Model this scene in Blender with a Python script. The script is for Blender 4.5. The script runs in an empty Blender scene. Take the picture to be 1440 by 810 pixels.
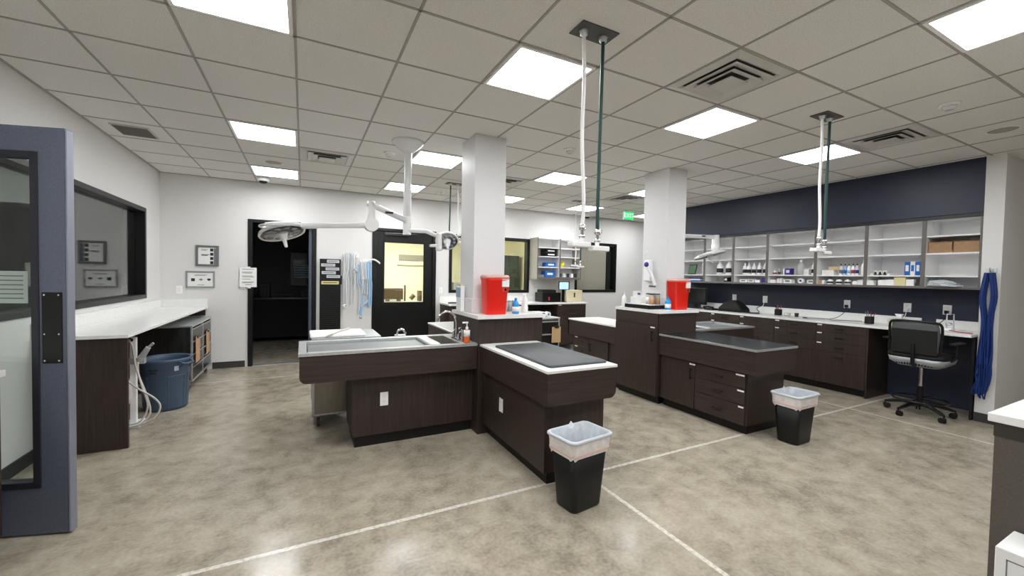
import bpy, bmesh, math, random
from mathutils import Vector, Matrix
random.seed(7)
PI = math.pi
scene = bpy.context.scene
C = scene.collection

# ---------------------------------------------------------------- camera
CAM_H = 1.522
CEIL = 2.958
YAW, PITCH, ROLL = 0.4732, -0.0278, 0.0192
cy_, sy_, cp_, sp_ = math.cos(YAW), math.sin(YAW), math.cos(PITCH), math.sin(PITCH)
fw = Vector((sy_*cp_, cy_*cp_, sp_)); rt = Vector((cy_, -sy_, 0)); up = rt.cross(fw)
rt2 = math.cos(ROLL)*rt + math.sin(ROLL)*up
up2 = -math.sin(ROLL)*rt + math.cos(ROLL)*up
cd = bpy.data.cameras.new('camera'); cam = bpy.data.objects.new('camera', cd); C.objects.link(cam)
cd.sensor_width = 36.0; cd.lens = 573.8/1440*36.0; cd.clip_start = 0.05; cd.clip_end = 60
mw = Matrix.Identity(4)
for i in range(3):
    mw[i][0] = rt2[i]; mw[i][1] = up2[i]; mw[i][2] = -fw[i]
mw[2][3] = CAM_H
cam.matrix_world = mw
scene.camera = cam

# ---------------------------------------------------------------- light / colour
scene.view_settings.view_transform = 'Standard'
scene.view_settings.look = 'None'
scene.view_settings.gamma = 1.0
scene.view_settings.use_curve_mapping = False
scene.view_settings.exposure = 0.0
PANEL = 24.0            # strength of the ceiling light panels
w = bpy.data.worlds.new('world'); scene.world = w; w.use_nodes = True
w.node_tree.nodes['Background'].inputs[0].default_value = (0.8, 0.85, 1, 1)
w.node_tree.nodes['Background'].inputs[1].default_value = 0.02
scene.cycles.use_denoising = True
scene.cycles.max_bounces = 12
scene.cycles.diffuse_bounces = 8
scene.cycles.sample_clamp_indirect = 6.0

# ---------------------------------------------------------------- helpers
def lin(c):
    if isinstance(c, str):
        c = [int(c[i:i+2], 16)/255 for i in (0, 2, 4)]
        return tuple(x/12.92 if x <= .04045 else ((x+.055)/1.055)**2.4 for x in c) + (1,)
    return tuple(c) + (1,)

def mat(name, col, rough=.5, metal=0, spec=.5, emit=0, trans=0, ior=1.45, alpha=1, coat=0):
    m = bpy.data.materials.new(name); m.use_nodes = True
    b = m.node_tree.nodes['Principled BSDF']; i = b.inputs
    i['Base Color'].default_value = lin(col); i['Roughness'].default_value = rough
    i['Metallic'].default_value = metal; i['Specular IOR Level'].default_value = spec
    i['IOR'].default_value = ior; i['Transmission Weight'].default_value = trans
    i['Alpha'].default_value = alpha; i['Coat Weight'].default_value = coat
    if emit:
        i['Emission Color'].default_value = lin(col); i['Emission Strength'].default_value = emit
    return m

def noise_mat(name, c1, c2, scale=(1, 1, 1), nscale=5, rough=.5, r2=None, detail=6, metal=0, bump=0, spec=.5, lo=.3, hi=.7):
    m = mat(name, c1, rough, metal, spec); nt = m.node_tree; N = nt.nodes; L = nt.links
    b = N['Principled BSDF']
    tc = N.new('ShaderNodeNewGeometry'); mp = N.new('ShaderNodeMapping'); mp.inputs['Scale'].default_value = scale
    nz = N.new('ShaderNodeTexNoise'); nz.inputs['Scale'].default_value = nscale; nz.inputs['Detail'].default_value = detail
    cr = N.new('ShaderNodeValToRGB'); cr.color_ramp.elements[0].position = lo; cr.color_ramp.elements[1].position = hi
    cr.color_ramp.elements[0].color = lin(c1); cr.color_ramp.elements[1].color = lin(c2)
    L.new(tc.outputs['Position'], mp.inputs['Vector']); L.new(mp.outputs[0], nz.inputs['Vector'])
    L.new(nz.outputs['Fac'], cr.inputs[0]); L.new(cr.outputs[0], b.inputs['Base Color'])
    if r2 is not None:
        mr = N.new('ShaderNodeMapRange'); mr.inputs['To Min'].default_value = rough; mr.inputs['To Max'].default_value = r2
        L.new(nz.outputs['Fac'], mr.inputs['Value']); L.new(mr.outputs[0], b.inputs['Roughness'])
    if bump:
        bp = N.new('ShaderNodeBump'); bp.inputs['Strength'].default_value = bump; bp.inputs['Distance'].default_value = .01
        L.new(nz.outputs['Fac'], bp.inputs['Height']); L.new(bp.outputs[0], b.inputs['Normal'])
    return m

class B:
    """collects shapes in world coordinates; build() links them as one mesh object"""
    def __init__(s): s.v = []; s.f = []; s.m = []; s.sm = []
    def add(s, vs, fs, m=0, smooth=False, M=None):
        o = len(s.v)
        for p in vs:
            p = Vector(p)
            s.v.append(M @ p if M else p)
        for f in fs:
            s.f.append([o+i for i in f]); s.m.append(m); s.sm.append(smooth)
        return s
    def box(s, x0, x1, y0, y1, z0, z1, m=0, M=None):
        vs = [(x, y, z) for x in (x0, x1) for y in (y0, y1) for z in (z0, z1)]
        return s.add(vs, [(0,1,3,2), (4,6,7,5), (0,4,5,1), (2,3,7,6), (0,2,6,4), (1,5,7,3)], m, False, M)
    def cyl(s, p0, p1, r0, r1=None, n=16, m=0, caps=True, smooth=True, M=None):
        r1 = r0 if r1 is None else r1
        p0 = Vector(p0); p1 = Vector(p1); d = (p1-p0).normalized()
        a = d.orthogonal().normalized(); b = d.cross(a)
        vs = []
        for p, r in ((p0, r0), (p1, r1)):
            for k in range(n):
                t = 2*PI*k/n; vs.append(p + a*math.cos(t)*r + b*math.sin(t)*r)
        s.add(vs, [(k, (k+1) % n, n+(k+1) % n, n+k) for k in range(n)], m, smooth, M)
        if caps:
            s.add(vs[:n], [tuple(range(n))[::-1]], m, False, M); s.add(vs[n:], [tuple(range(n))], m, False, M)
        return s
    def tube(s, pts, r, n=8, m=0, closed=False, M=None, sub=0):
        P = [Vector(p) for p in pts]
        if sub: P = spline(P, sub, closed)
        N = len(P); vs = []; a = None
        for i, p in enumerate(P):
            if closed: d = (P[(i+1) % N]-P[i-1])
            else: d = P[min(i+1, N-1)]-P[max(i-1, 0)]
            d.normalize()
            if a is None: a = d.orthogonal().normalized()
            else:
                a = a - d*a.dot(d)
                a = a.normalized() if a.length > 1e-6 else d.orthogonal().normalized()
            b = d.cross(a); rr = r[i] if isinstance(r, (list, tuple)) else r
            for k in range(n):
                t = 2*PI*k/n; vs.append(p + a*math.cos(t)*rr + b*math.sin(t)*rr)
        fs = []
        for i in range(N if closed else N-1):
            j = (i+1) % N
            for k in range(n): fs.append((i*n+k, i*n+(k+1) % n, j*n+(k+1) % n, j*n+k))
        s.add(vs, fs, m, True, M)
        if not closed:
            s.add(vs[:n], [tuple(range(n))[::-1]], m, False, M); s.add(vs[-n:], [tuple(range(n))], m, False, M)
        return s
    def lathe(s, c, prof, n=24, m=0, M=None, smooth=True):
        vs = []; c = Vector(c)
        for r, z in prof:
            for k in range(n):
                t = 2*PI*k/n; vs.append(c + Vector((r*math.cos(t), r*math.sin(t), z)))
        fs = []
        for i in range(len(prof)-1):
            for k in range(n): fs.append((i*n+k, i*n+(k+1) % n, (i+1)*n+(k+1) % n, (i+1)*n+k))
        if prof[0][0] > 1e-4: fs.append(tuple(range(n))[::-1])
        if prof[-1][0] > 1e-4: fs.append(tuple((len(prof)-1)*n+k for k in range(n)))
        return s.add(vs, fs, m, smooth, M)
    def prism(s, poly, ax, a0, a1, m=0, M=None, smooth=False):
        """poly in the two other axes (in x,y,z order), extruded along ax"""
        def mk(p, a):
            q = list(p); q.insert(ax, a); return tuple(q)
        n = len(poly); vs = [mk(p, a0) for p in poly] + [mk(p, a1) for p in poly]
        s.add(vs, [(k, (k+1) % n, n+(k+1) % n, n+k) for k in range(n)], m, smooth, M)
        s.add(vs[:n], [tuple(range(n))[::-1]], m, False, M); s.add(vs[n:], [tuple(range(n))], m, False, M)
        return s
    def rings(s, rs, m=0, cap0=True, cap1=True, smooth=True, M=None):
        n = len(rs[0]); vs = [p for r in rs for p in r]; fs = []
        for i in range(len(rs)-1):
            for k in range(n): fs.append((i*n+k, i*n+(k+1) % n, (i+1)*n+(k+1) % n, (i+1)*n+k))
        if cap0: fs.append(tuple(range(n))[::-1])
        if cap1: fs.append(tuple((len(rs)-1)*n+k for k in range(n)))
        return s.add(vs, fs, m, smooth, M)
    def build(s, name, mats, parent=None, bevel=0, label=None, seg=2):
        org = Vector((0, 0, 0))
        if parent is None:
            xs = [p.x for p in s.v]; ys = [p.y for p in s.v]; zs = [p.z for p in s.v]
            org = Vector(((min(xs)+max(xs))/2, (min(ys)+max(ys))/2, min(zs)))
        else:
            q = parent
            while q: org = org + q.location; q = q.parent
        me = bpy.data.meshes.new(name)
        me.from_pydata([tuple(p-org) for p in s.v], [], s.f)
        me.validate()
        if not isinstance(mats, (list, tuple)): mats = [mats]
        for mt in mats: me.materials.append(mt)
        bm = bmesh.new(); bm.from_mesh(me)
        bm.faces.ensure_lookup_table()
        if len(bm.faces) == len(s.f):
            for i, f in enumerate(bm.faces): f.material_index = min(s.m[i], len(mats)-1); f.smooth = s.sm[i]
        bmesh.ops.recalc_face_normals(bm, faces=bm.faces)
        bm.to_mesh(me); bm.free()
        o = bpy.data.objects.new(name, me); C.objects.link(o)
        if parent is None: o.location = org
        else: o.parent = parent
        if bevel:
            md = o.modifiers.new('bevel', 'BEVEL'); md.width = bevel; md.segments = seg; md.limit_method = 'ANGLE'
            md.angle_limit = math.radians(50)
        if label: o['label'] = label
        return o

def spline(P, sub, closed=False):
    out = []; N = len(P)
    rng = range(N if closed else N-1)
    for i in rng:
        g = (lambda k: P[k % N]) if closed else (lambda k: P[max(0, min(N-1, k))])
        p0, p1, p2, p3 = g(i-1), g(i), g(i+1), g(i+2)
        for k in range(sub):
            t = k/sub
            out.append(.5*((2*p1)+(-p0+p2)*t+(2*p0-5*p1+4*p2-p3)*t*t+(-p0+3*p1-3*p2+p3)*t**3))
    if not closed: out.append(P[-1].copy())
    return out

def thing(name, label, cat, loc, group=None):
    o = bpy.data.objects.new(name, None); C.objects.link(o); o.location = loc
    o.empty_display_size = .1
    o['label'] = label; o['category'] = cat
    if group: o['group'] = group
    return o
def tag(o, label, cat, group=None):
    o['label'] = label; o['category'] = cat
    if group: o['group'] = group
    return o
def struct(o): o['kind'] = 'structure'; return o
def sroot(name, loc):
    o = bpy.data.objects.new(name, None); C.objects.link(o); o.location = loc; o['kind'] = 'structure'; return o
def rrect(hx, hy, r, n=5):
    out = []
    for cx, cy, a in ((hx-r, hy-r, 0), (-hx+r, hy-r, 1), (-hx+r, -hy+r, 2), (hx-r, -hy+r, 3)):
        for k in range(n+1):
            t = (a + k/n)*PI/2; out.append((cx+r*math.cos(t), cy+r*math.sin(t)))
    return out
def text_obj(name, s, size, M, m, parent, ext=.001):
    cu = bpy.data.curves.new(name, 'FONT'); cu.body = s; cu.size = size; cu.extrude = ext
    cu.align_x = 'CENTER'; cu.align_y = 'CENTER'
    t = bpy.data.objects.new(name, cu); C.objects.link(t)
    bpy.context.view_layer.update()
    me = bpy.data.meshes.new_from_object(t.evaluated_get(bpy.context.evaluated_depsgraph_get()))
    bpy.data.objects.remove(t)
    org = Vector((0, 0, 0)); q = parent
    while q: org = org + q.location; q = q.parent
    me.transform(Matrix.Translation(-org) @ M)
    me.materials.clear(); me.materials.append(m)
    o = bpy.data.objects.new(name, me); C.objects.link(o); o.parent = parent
    return o
# text facing -y (readable from the camera side) and facing -x
def face_my(x, y, z): return Matrix.Translation((x, y, z)) @ Matrix.Rotation(PI/2, 4, 'X')
def face_mx(x, y, z): return Matrix.Translation((x, y, z)) @ Matrix.Rotation(-PI/2, 4, 'Z') @ Matrix.Rotation(PI/2, 4, 'X')

# ---------------------------------------------------------------- materials
M_wall = noise_mat('wall_paint', 'dcdbd9', 'e0dfdd', nscale=60, rough=.6, bump=.03)
M_pill = noise_mat('pillar_paint', 'dbdbdc', 'dfdfe0', nscale=60, rough=.5)
M_navy = noise_mat('navy_paint', '272c3e', '2b3043', nscale=40, rough=.42)
M_tile = noise_mat('ceiling_tile', 'd9d7d3', 'ecebe8', nscale=140, rough=.9, detail=2, bump=.15, spec=.1)
M_grid = mat('ceiling_grid_metal', 'a3a09b', .5)
M_wood = noise_mat('dark_walnut_vertical', '2a211d', '3e322d', scale=(1, 1, .05), nscale=60, rough=.42, r2=.5, detail=5, lo=.25, hi=.75)
M_woodh = noise_mat('dark_walnut_horizontal', '2b221e', '41342f', scale=(.05, .05, 1), nscale=60, rough=.42, r2=.5, detail=5, lo=.25, hi=.75)
M_kick = mat('toe_kick_black', '0d0b0b', .5)
M_black = mat('black_paint', '0a0a0b', .35)
M_blackm = mat('black_matte', '0c0c0c', .7)
M_handle = mat('black_metal_pull', '0b0b0b', .4, .3)
M_quartz = noise_mat('white_quartz', 'e9e9e6', 'f0f0ee', nscale=20, rough=.25)
M_steel = noise_mat('brushed_steel', 'c8cbcc', 'dadcdc', scale=(1, 1, 1), nscale=40, rough=.3, r2=.42, metal=.75)
M_steeld = noise_mat('dark_steel', '4b4b4a', '5c5b59', scale=(1, 1, .1), nscale=30, rough=.25, r2=.35, metal=.85)
M_top = mat('polished_steel_top', '8d9396', .18, .95)
M_chrome = mat('chrome', 'dddddd', .08, 1)
M_white = mat('white_plastic', 'f6f6f6', .35)
M_enam = mat('white_enamel', 'e4e5e6', .25, coat=.3)
M_red = mat('red_plastic', 'ee2414', .35)
M_tag = mat('white_label_tape', 'f4f4f4', .4)
M_door = noise_mat('grey_blue_door', '5a6070', '686e7f', nscale=160, rough=.5, detail=3)
M_dedge = mat('door_edge_metal', '8f93a0', .4, .3)
M_glass = mat('window_glass', 'ffffff', .02, trans=1, ior=1.5)
M_bin = mat('blue_grey_plastic', '44566b', .45)
M_binb = mat('blackbin_plastic', '0b0b0c', .45)
M_bag = noise_mat('grey_bag_film', 'b9bfc6', 'd0d5da', nscale=18, rough=.35, bump=.4)
M_bagw = noise_mat('white_bag_film', 'ddd6d4', 'f0ebea', nscale=22, rough=.35, bump=.5)
M_rim = mat('grey_white_rim', 'c4ccd2', .35)
M_pink = mat('pink_drawstring', 'e9bdb2', .4)
M_mat = noise_mat('grey_rubber_mat', '434547', '4b4e50', nscale=200, rough=.5)
M_tan = mat('tan_clipboard', 'c49a78', .6)
M_card = noise_mat('cardboard', 'a07f60', 'ac8b6b', nscale=30, rough=.8)
M_paper = mat('paper', 'ececea', .7)
M_ink = mat('ink', '2d2d30', .7)
M_inkg = mat('grey_ink', '777b80', .7)
M_frameg = mat('grey_picture_frame', '7a7a7a', .4, .4)
M_frames = mat('silver_picture_frame', 'a9adb0', .35, .6)
M_lam = mat('white_laminate', 'f0f0f0', .4)
M_taupe = mat('taupe_laminate', '6b6763', .4)
M_taupel = mat('light_taupe_laminate', 'a19c95', .4)
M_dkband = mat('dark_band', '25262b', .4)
M_green = mat('green_hose', '17403c', .45)
M_emit = mat('light_diffuser', (.965, .98, 1.0), .5, emit=PANEL)
M_mesh = mat('grey_chair_mesh', '555759', .6)
M_bluepl = mat('blue_plastic', '1c62b5', .35)
M_bluelt = mat('pale_blue_hose', '9cc4e8', .4)
M_cyan = mat('cyan_liquid_bottle', '1d8fd6', .2)
M_orange = mat('orange_soap', 'd9622b', .2)
M_purple = mat('purple_print', '3a2f8f', .5)
M_yellow = mat('yellow_plastic', 'd9cf3a', .5)
M_redsm = mat('small_red_print', 'a32a3a', .5)
M_cream = mat('cream_wall', 'f8f3dd', .7)
M_blind = noise_mat('window_blind', 'd6c2b8', 'dccabf', scale=(30, 1, .01), nscale=3, rough=.8)
M_navyst = mat('blue_strap', '0f2f70', .5)
M_clear = mat('clear_plastic', 'e8eaea', .15, trans=.6)
M_beige = mat('beige_plastic', 'cfc3a5', .5)
M_base = mat('dark_grey_rubber_base', '3a3a3a', .6)
def thin_glass(name, tint=(.86, .9, .88), boost=1.0):
    m = bpy.data.materials.new(name); m.use_nodes = True; nt = m.node_tree; nt.nodes.clear(); N = nt.nodes; L = nt.links
    out = N.new('ShaderNodeOutputMaterial'); mx = N.new('ShaderNodeMixShader'); tr = N.new('ShaderNodeBsdfTransparent')
    gl = N.new('ShaderNodeBsdfGlossy'); ge = N.new('ShaderNodeNewGeometry'); dt = N.new('ShaderNodeVectorMath'); dt.operation = 'DOT_PRODUCT'; L.new(ge.outputs['Normal'], dt.inputs[0]); L.new(ge.outputs['Incoming'], dt.inputs[1])
    def mth(op, a, b_):
        k = N.new('ShaderNodeMath'); k.operation = op
        for i, q_ in enumerate((a, b_)):
            if isinstance(q_, (int, float)): k.inputs[i].default_value = q_
            elif q_ is not None: L.new(q_, k.inputs[i])
        return k.outputs[0]
    sch = mth('ADD', mth('MULTIPLY', mth('POWER', mth('SUBTRACT', 1.0, mth('ABSOLUTE', dt.outputs['Value'], None)), 5.0), .96), .04)
    mu = N.new('ShaderNodeMath'); mu.operation = 'MULTIPLY'
    mu.use_clamp = True
    tr.inputs[0].default_value = tint + (1,); gl.inputs['Roughness'].default_value = .01; 
    mu.inputs[1].default_value = boost
    L.new(sch, mu.inputs[0]); L.new(mu.outputs[0], mx.inputs[0]); L.new(tr.outputs[0], mx.inputs[1]); L.new(gl.outputs[0], mx.inputs[2])
    L.new(mx.outputs[0], out.inputs[0]); return m
M_pane = thin_glass('window_pane_glass', boost=1.3)

# floor: polished concrete with pale saw-cut joints
def floor_material():
    m = mat('polished_concrete', '8c8478', .25, spec=.5); nt = m.node_tree; N = nt.nodes; L = nt.links; b = N['Principled BSDF']
    g = N.new('ShaderNodeNewGeometry')
    def noise(sc, det, vec=None, dist=0):
        n = N.new('ShaderNodeTexNoise'); n.inputs['Scale'].default_value = sc; n.inputs['Detail'].default_value = det
        n.inputs['Distortion'].default_value = dist; L.new(g.outputs['Position'], n.inputs['Vector']); return n
    n1 = noise(.9, 8, dist=.1); n2 = noise(7, 14, dist=.3); n3 = noise(45, 6)
    def math_(op, a, bb, clamp=False):
        k = N.new('ShaderNodeMath'); k.operation = op; k.use_clamp = clamp
        for i, q in enumerate((a, bb)):
            if q is None: continue
            if isinstance(q, (int, float)): k.inputs[i].default_value = q
            else: L.new(q, k.inputs[i])
        return k.outputs[0]
    s = math_('ADD', math_('MULTIPLY', n1.outputs['Fac'], .36), math_('MULTIPLY', n2.outputs['Fac'], .40))
    s = math_('ADD', s, math_('MULTIPLY', n3.outputs['Fac'], .24))
    cr = N.new('ShaderNodeValToRGB'); e = cr.color_ramp.elements
    e[0].position = .37; e[0].color = lin('81796b'); e[1].position = .64; e[1].color = lin('b8af9e')
    k = e.new(.5); k.color = lin('a29988')
    L.new(s, cr.inputs[0])
    # scratches: pale wipe streaks
    mp = N.new('ShaderNodeMapping'); mp.inputs['Rotation'].default_value = (0, 0, .5); mp.inputs['Scale'].default_value = (1.2, 9, 1)
    L.new(g.outputs['Position'], mp.inputs['Vector'])
    ns = N.new('ShaderNodeTexNoise'); ns.inputs['Scale'].default_value = 1.6; ns.inputs['Detail'].default_value = 8; ns.inputs['Distortion'].default_value = 1.2
    L.new(mp.outputs[0], ns.inputs['Vector'])
    st = N.new('ShaderNodeValToRGB'); st.color_ramp.elements[0].position = .62; st.color_ramp.elements[1].position = .78
    st.color_ramp.elements[1].color = (.22, .22, .22, 1); L.new(ns.outputs['Fac'], st.inputs[0])
    mx = N.new('ShaderNodeMix'); mx.data_type = 'RGBA'; L.new(st.outputs[0], mx.inputs[0]); L.new(cr.outputs[0], mx.inputs[6]); mx.inputs[7].default_value = lin('c9c3b6')
    # joints
    sx = N.new('ShaderNodeSeparateXYZ'); L.new(g.outputs['Position'], sx.inputs[0])
    acc = None
    for ax, v, wd in ((1, 2.513, .015), (1, 6.79, .012), (0, 1.954, .015), (0, 5.912, .014)):
        d = math_('ABSOLUTE', math_('SUBTRACT', sx.outputs[ax], v), None)
        l = math_('LESS_THAN', d, wd)
        acc = l if acc is None else math_('MAXIMUM', acc, l)
    rag = N.new('ShaderNodeMapRange'); rag.inputs['From Min'].default_value = .35; rag.inputs['From Max'].default_value = .6
    rag.inputs['To Min'].default_value = .45; L.new(n3.outputs['Fac'], rag.inputs['Value'])
    j = math_('MULTIPLY', acc, rag.outputs[0])
    mj = N.new('ShaderNodeMix'); mj.data_type = 'RGBA'; L.new(j, mj.inputs[0]); L.new(mx.outputs[2], mj.inputs[6]); mj.inputs[7].default_value = lin('d9d5cb')
    L.new(mj.outputs[2], b.inputs['Base Color'])
    mr = N.new('ShaderNodeMapRange'); mr.inputs['To Min'].default_value = .11; mr.inputs['To Max'].default_value = .27
    L.new(n2.outputs['Fac'], mr.inputs['Value']); L.new(mr.outputs[0], b.inputs['Roughness'])
    return m
M_floor = floor_material()

# ---------------------------------------------------------------- room shell
XL, YF, XR = -1.88, 7.72, 8.6       # left wall face, far wall face, far right end of corridor
struct(B().box(-3.6, 10.2, -4.6, 11.4, -.12, 0).build('floor', M_floor))
struct(B().box(-3.6, 10.2, -4.6, YF+.12, CEIL, CEIL+.1).build('ceiling', M_tile))
gx0, gy0, CELL = -.0498, 2.8581, .61
g = B()
for i in range(-3, 15):
    x = gx0+CELL*i; g.box(x-.008, x+.008, -4.2, YF, CEIL-.004, CEIL+.004)
for j in range(-12, 9):
    y = gy0+CELL*j; g.box(-3.4, XR, y-.008, y+.008, CEIL-.004, CEIL+.004)
g.box(XL, XL+.022, 3.6, YF, CEIL-.006, CEIL+.004); g.box(XL, XR, YF-.022, YF, CEIL-.006, CEIL+.004)
struct(g.build('trim_1', M_grid))

def wall_with_holes(name, axis, a0, a1, t0, t1, holes, m, z1=CEIL):
    """wall along axis (0: x, 1: y) from a0 to a1, thickness t0..t1, holes (u0,u1,z0,z1) sorted by u"""
    b = B(); u = a0
    def bx(u0, u1, z0, zt):
        if u1-u0 < 1e-4 or zt-z0 < 1e-4: return
        if axis == 0: b.box(u0, u1, t0, t1, z0, zt)
        else: b.box(t0, t1, u0, u1, z0, zt)
    for h in sorted(holes):
        bx(u, h[0], 0, z1); bx(h[0], h[1], 0, h[2]); bx(h[0], h[1], h[3], z1); u = h[1]
    bx(u, a1, 0, z1)
    return struct(b.build(name, m))
WIN_L = (3.75, 7.11, 1.14, 2.34)
DOORWAY = (-.775, .185, 0, 2.36)
DOORB = (1.12, 2.27, 0, 2.36)
WIN_1 = (2.55, 4.36, 1.18, 2.34)
WIN_2 = (5.57, 6.79, 1.19, 2.36)
wall_with_holes('wall_left', 1, 3.55, YF+.12, XL-.14, XL, [WIN_L], M_wall)
wall_with_holes('wall_far', 0, XL, XR+.1, YF, YF+.12, [DOORWAY, DOORB, WIN_1, WIN_2], M_wall)
struct(B().box(-3.4, XL, 3.55, 3.67, 0, CEIL).build('wall_left_return', M_wall))
struct(B().box(-3.5, -3.4, -4.3, 3.67, 0, CEIL).build('wall_entry', M_wall))
struct(B().box(-3.5, 9, -4.4, -4.3, 0, CEIL).build('wall_near', M_wall))
struct(B().box(9, 9.1, -4.4, 1.53, 0, CEIL).build('wall_right_near', M_wall))
# wing wall at the right whose end cap carries the hanging leads
struct(B().box(6.75, 9.1, 1.53, 1.68, 0, CEIL).build('wall_right', M_wall))
struct(B().box(6.735, 6.75, 1.515, 1.68, 0, .1).box(6.735, 9, 1.515, 1.53, 0, .1).build('baseboard_right', M_base))
# navy wall behind the counter and the navy furr-down above the wall cabinets
struct(B().box(7.2, 7.32, 1.68, 6.05, 0, CEIL).build('wall_navy', M_navy))
struct(B().box(6.755, 7.2, 1.68, 6.05, 2.345, CEIL).build('wall_navy_soffit', M_navy))
struct(B().box(8.6, 8.7, 1.68, YF+.1, 0, CEIL).build('wall_corridor', M_wall))
# baseboards
bb = B()
for a, b_ in ((-1.25, DOORWAY[0]-.05), (DOORWAY[1]+.05, DOORB[0]-.03), (DOORB[1]+.03, 2.4), (6.0, 8.6)):
    bb.box(a, b_, YF-.012, YF, 0, .1)
struct(bb.build('baseboard_far', M_base))
struct(B().box(XL, XL+.012, 3.6, 4.5, 0, .1).build('baseboard_left', M_base))

# pillars
def pillar(name, x0, x1, y0, y1, z0):
    b = B().box(x0, x1, y0, y1, 0, CEIL); o = struct(b.build(name, M_pill, bevel=.004))
    return o
pillar('pillar', 1.535, 1.885, 3.865, 4.25, 0)
pillar('pillar', 4.165, 4.49, 3.775, 4.2, 0)
struct(B().box(1.515, 1.905, 3.845, 4.27, 1.145, 1.29).build('trim_2', M_pill, bevel=.004))
struct(B().box(4.145, 4.51, 3.755, 4.22, 1.145, 1.29).build('trim_3', M_pill, bevel=.004))

# left window
w1 = sroot('window_1', (XL, 5.4, WIN_L[2]))
y0, y1, z0, z1 = WIN_L; fr = .055
f = B()
f.box(XL-.14, XL+.012, y0, y0+fr, z0, z1).box(XL-.14, XL+.012, y1-fr, y1, z0, z1)
f.box(XL-.14, XL+.012, y0+fr, y1-fr, z0, z0+fr).box(XL-.14, XL+.012, y0+fr, y1-fr, z1-fr, z1)
f.box(XL-.14, XL-.1, y1-.32, y1-fr, z0+fr, z1-fr)
f.build('window_frame', M_black, w1, bevel=.004)
B().box(XL-.085, XL-.079, y0+fr, y1-fr, z0+fr, z1-fr).build('pane', M_pane, w1)
# dim room behind that window
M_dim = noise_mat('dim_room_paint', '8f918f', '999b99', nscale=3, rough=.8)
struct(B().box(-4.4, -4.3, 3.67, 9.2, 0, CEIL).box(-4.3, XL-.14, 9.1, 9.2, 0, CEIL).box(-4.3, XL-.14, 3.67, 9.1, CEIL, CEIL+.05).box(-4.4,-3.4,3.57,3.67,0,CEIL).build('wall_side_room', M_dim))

# far windows
def far_window(name, W, mullions=()):
    x0, x1, z0, z1 = W; r = sroot(name, ((x0+x1)/2, YF, z0)); f = B(); fr = .06
    f.box(x0, x0+fr, YF-.015, YF+.12, z0, z1).box(x1-fr, x1, YF-.015, YF+.12, z0, z1)
    f.box(x0+fr, x1-fr, YF-.015, YF+.12, z0, z0+fr).box(x0+fr, x1-fr, YF-.015, YF+.12, z1-fr, z1)
    for xm in mullions: f.box(xm-.03, xm+.03, YF, YF+.1, z0+fr, z1-fr)
    f.build('window_frame', M_black, r, bevel=.003)
    B().box(x0+fr, x1-fr, YF+.06, YF+.066, z0+fr, z1-fr).build('pane', M_pane, r)
    return r
far_window('window_2', WIN_1, (3.45,)); w3 = far_window('window_3', WIN_2)
B().box(5.63, 6.55, YF+.09, YF+.1, 1.25, 2.3).build('blind', M_blind, w3)
B().box(5.63, 6.55, YF+.07, YF+.1, 2.24, 2.3).build('blind_rail', M_taupel, w3)
B().box(6.55, 6.73, YF+.075, YF+.105, 1.2, 2.34).build('side_panel', M_black, w3)

# dark doorway with its open door leaf
d1 = sroot('door_1', (-.3, YF, 0)); x0, x1, _, z1 = DOORWAY
B().box(x0-.012, x0+.05, YF-.02, YF+.13, 0, z1).box(x1-.05, x1+.012, YF-.02, YF+.13, 0, z1).box(x0+.05, x1-.05, YF-.02, YF+.13, z1-.05, z1).build('door_frame', M_black, d1, bevel=.003)
B().box(x1-.1, x1-.055, YF+.1, YF+.95, .01, z1-.06).build('door_leaf', M_door, d1, bevel=.003)
B().box(x0+.05, x1-.05, YF, YF+.12, 0, .008).build('threshold', M_steel, d1)

# black door with a tall light
d2 = sroot('door_2', (1.7, YF, 0)); x0, x1, _, z1 = DOORB
B().box(x0-.015, x0+.05, YF-.02, YF+.13, 0, z1).box(x1-.05, x1+.015, YF-.02, YF+.13, 0, z1).box(x0+.05, x1-.05, YF-.02, YF+.13, z1-.05, z1).build('door_frame', M_black, d2, bevel=.003)
a0, a1, c0, c1 = 1.31, 2.06, .99, 2.12
lf = B().box(x0+.05, a0, YF+.02, YF+.065, .01, z1-.05).box(a1, x1-.05, YF+.02, YF+.065, .01, z1-.05).box(a0, a1, YF+.02, YF+.065, .01, c0).box(a0, a1, YF+.02, YF+.065, c1, z1-.05)
lf.build('door_leaf', M_black, d2)
B().box(a0-.02, a0+.015, YF+.008, YF+.02, c0-.02, c1+.02).box(a1-.015, a1+.02, YF+.008, YF+.02, c0-.02, c1+.02).box(a0, a1, YF+.008, YF+.02, c0-.02, c0+.015).box(a0, a1, YF+.008, YF+.02, c1-.015, c1+.02).build('glazing_bead', M_blackm, d2)
B().box(a0, a1, YF+.04, YF+.046, c0, c1).build('pane', M_pane, d2)
B().box(1.32, 1.75, YF-.04, YF+.01, 2.24, 2.29).cyl((1.42, YF-.03, 2.27), (1.9, YF-.09, 2.275), .011).build('door_closer', M_steeld, d2)

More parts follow.
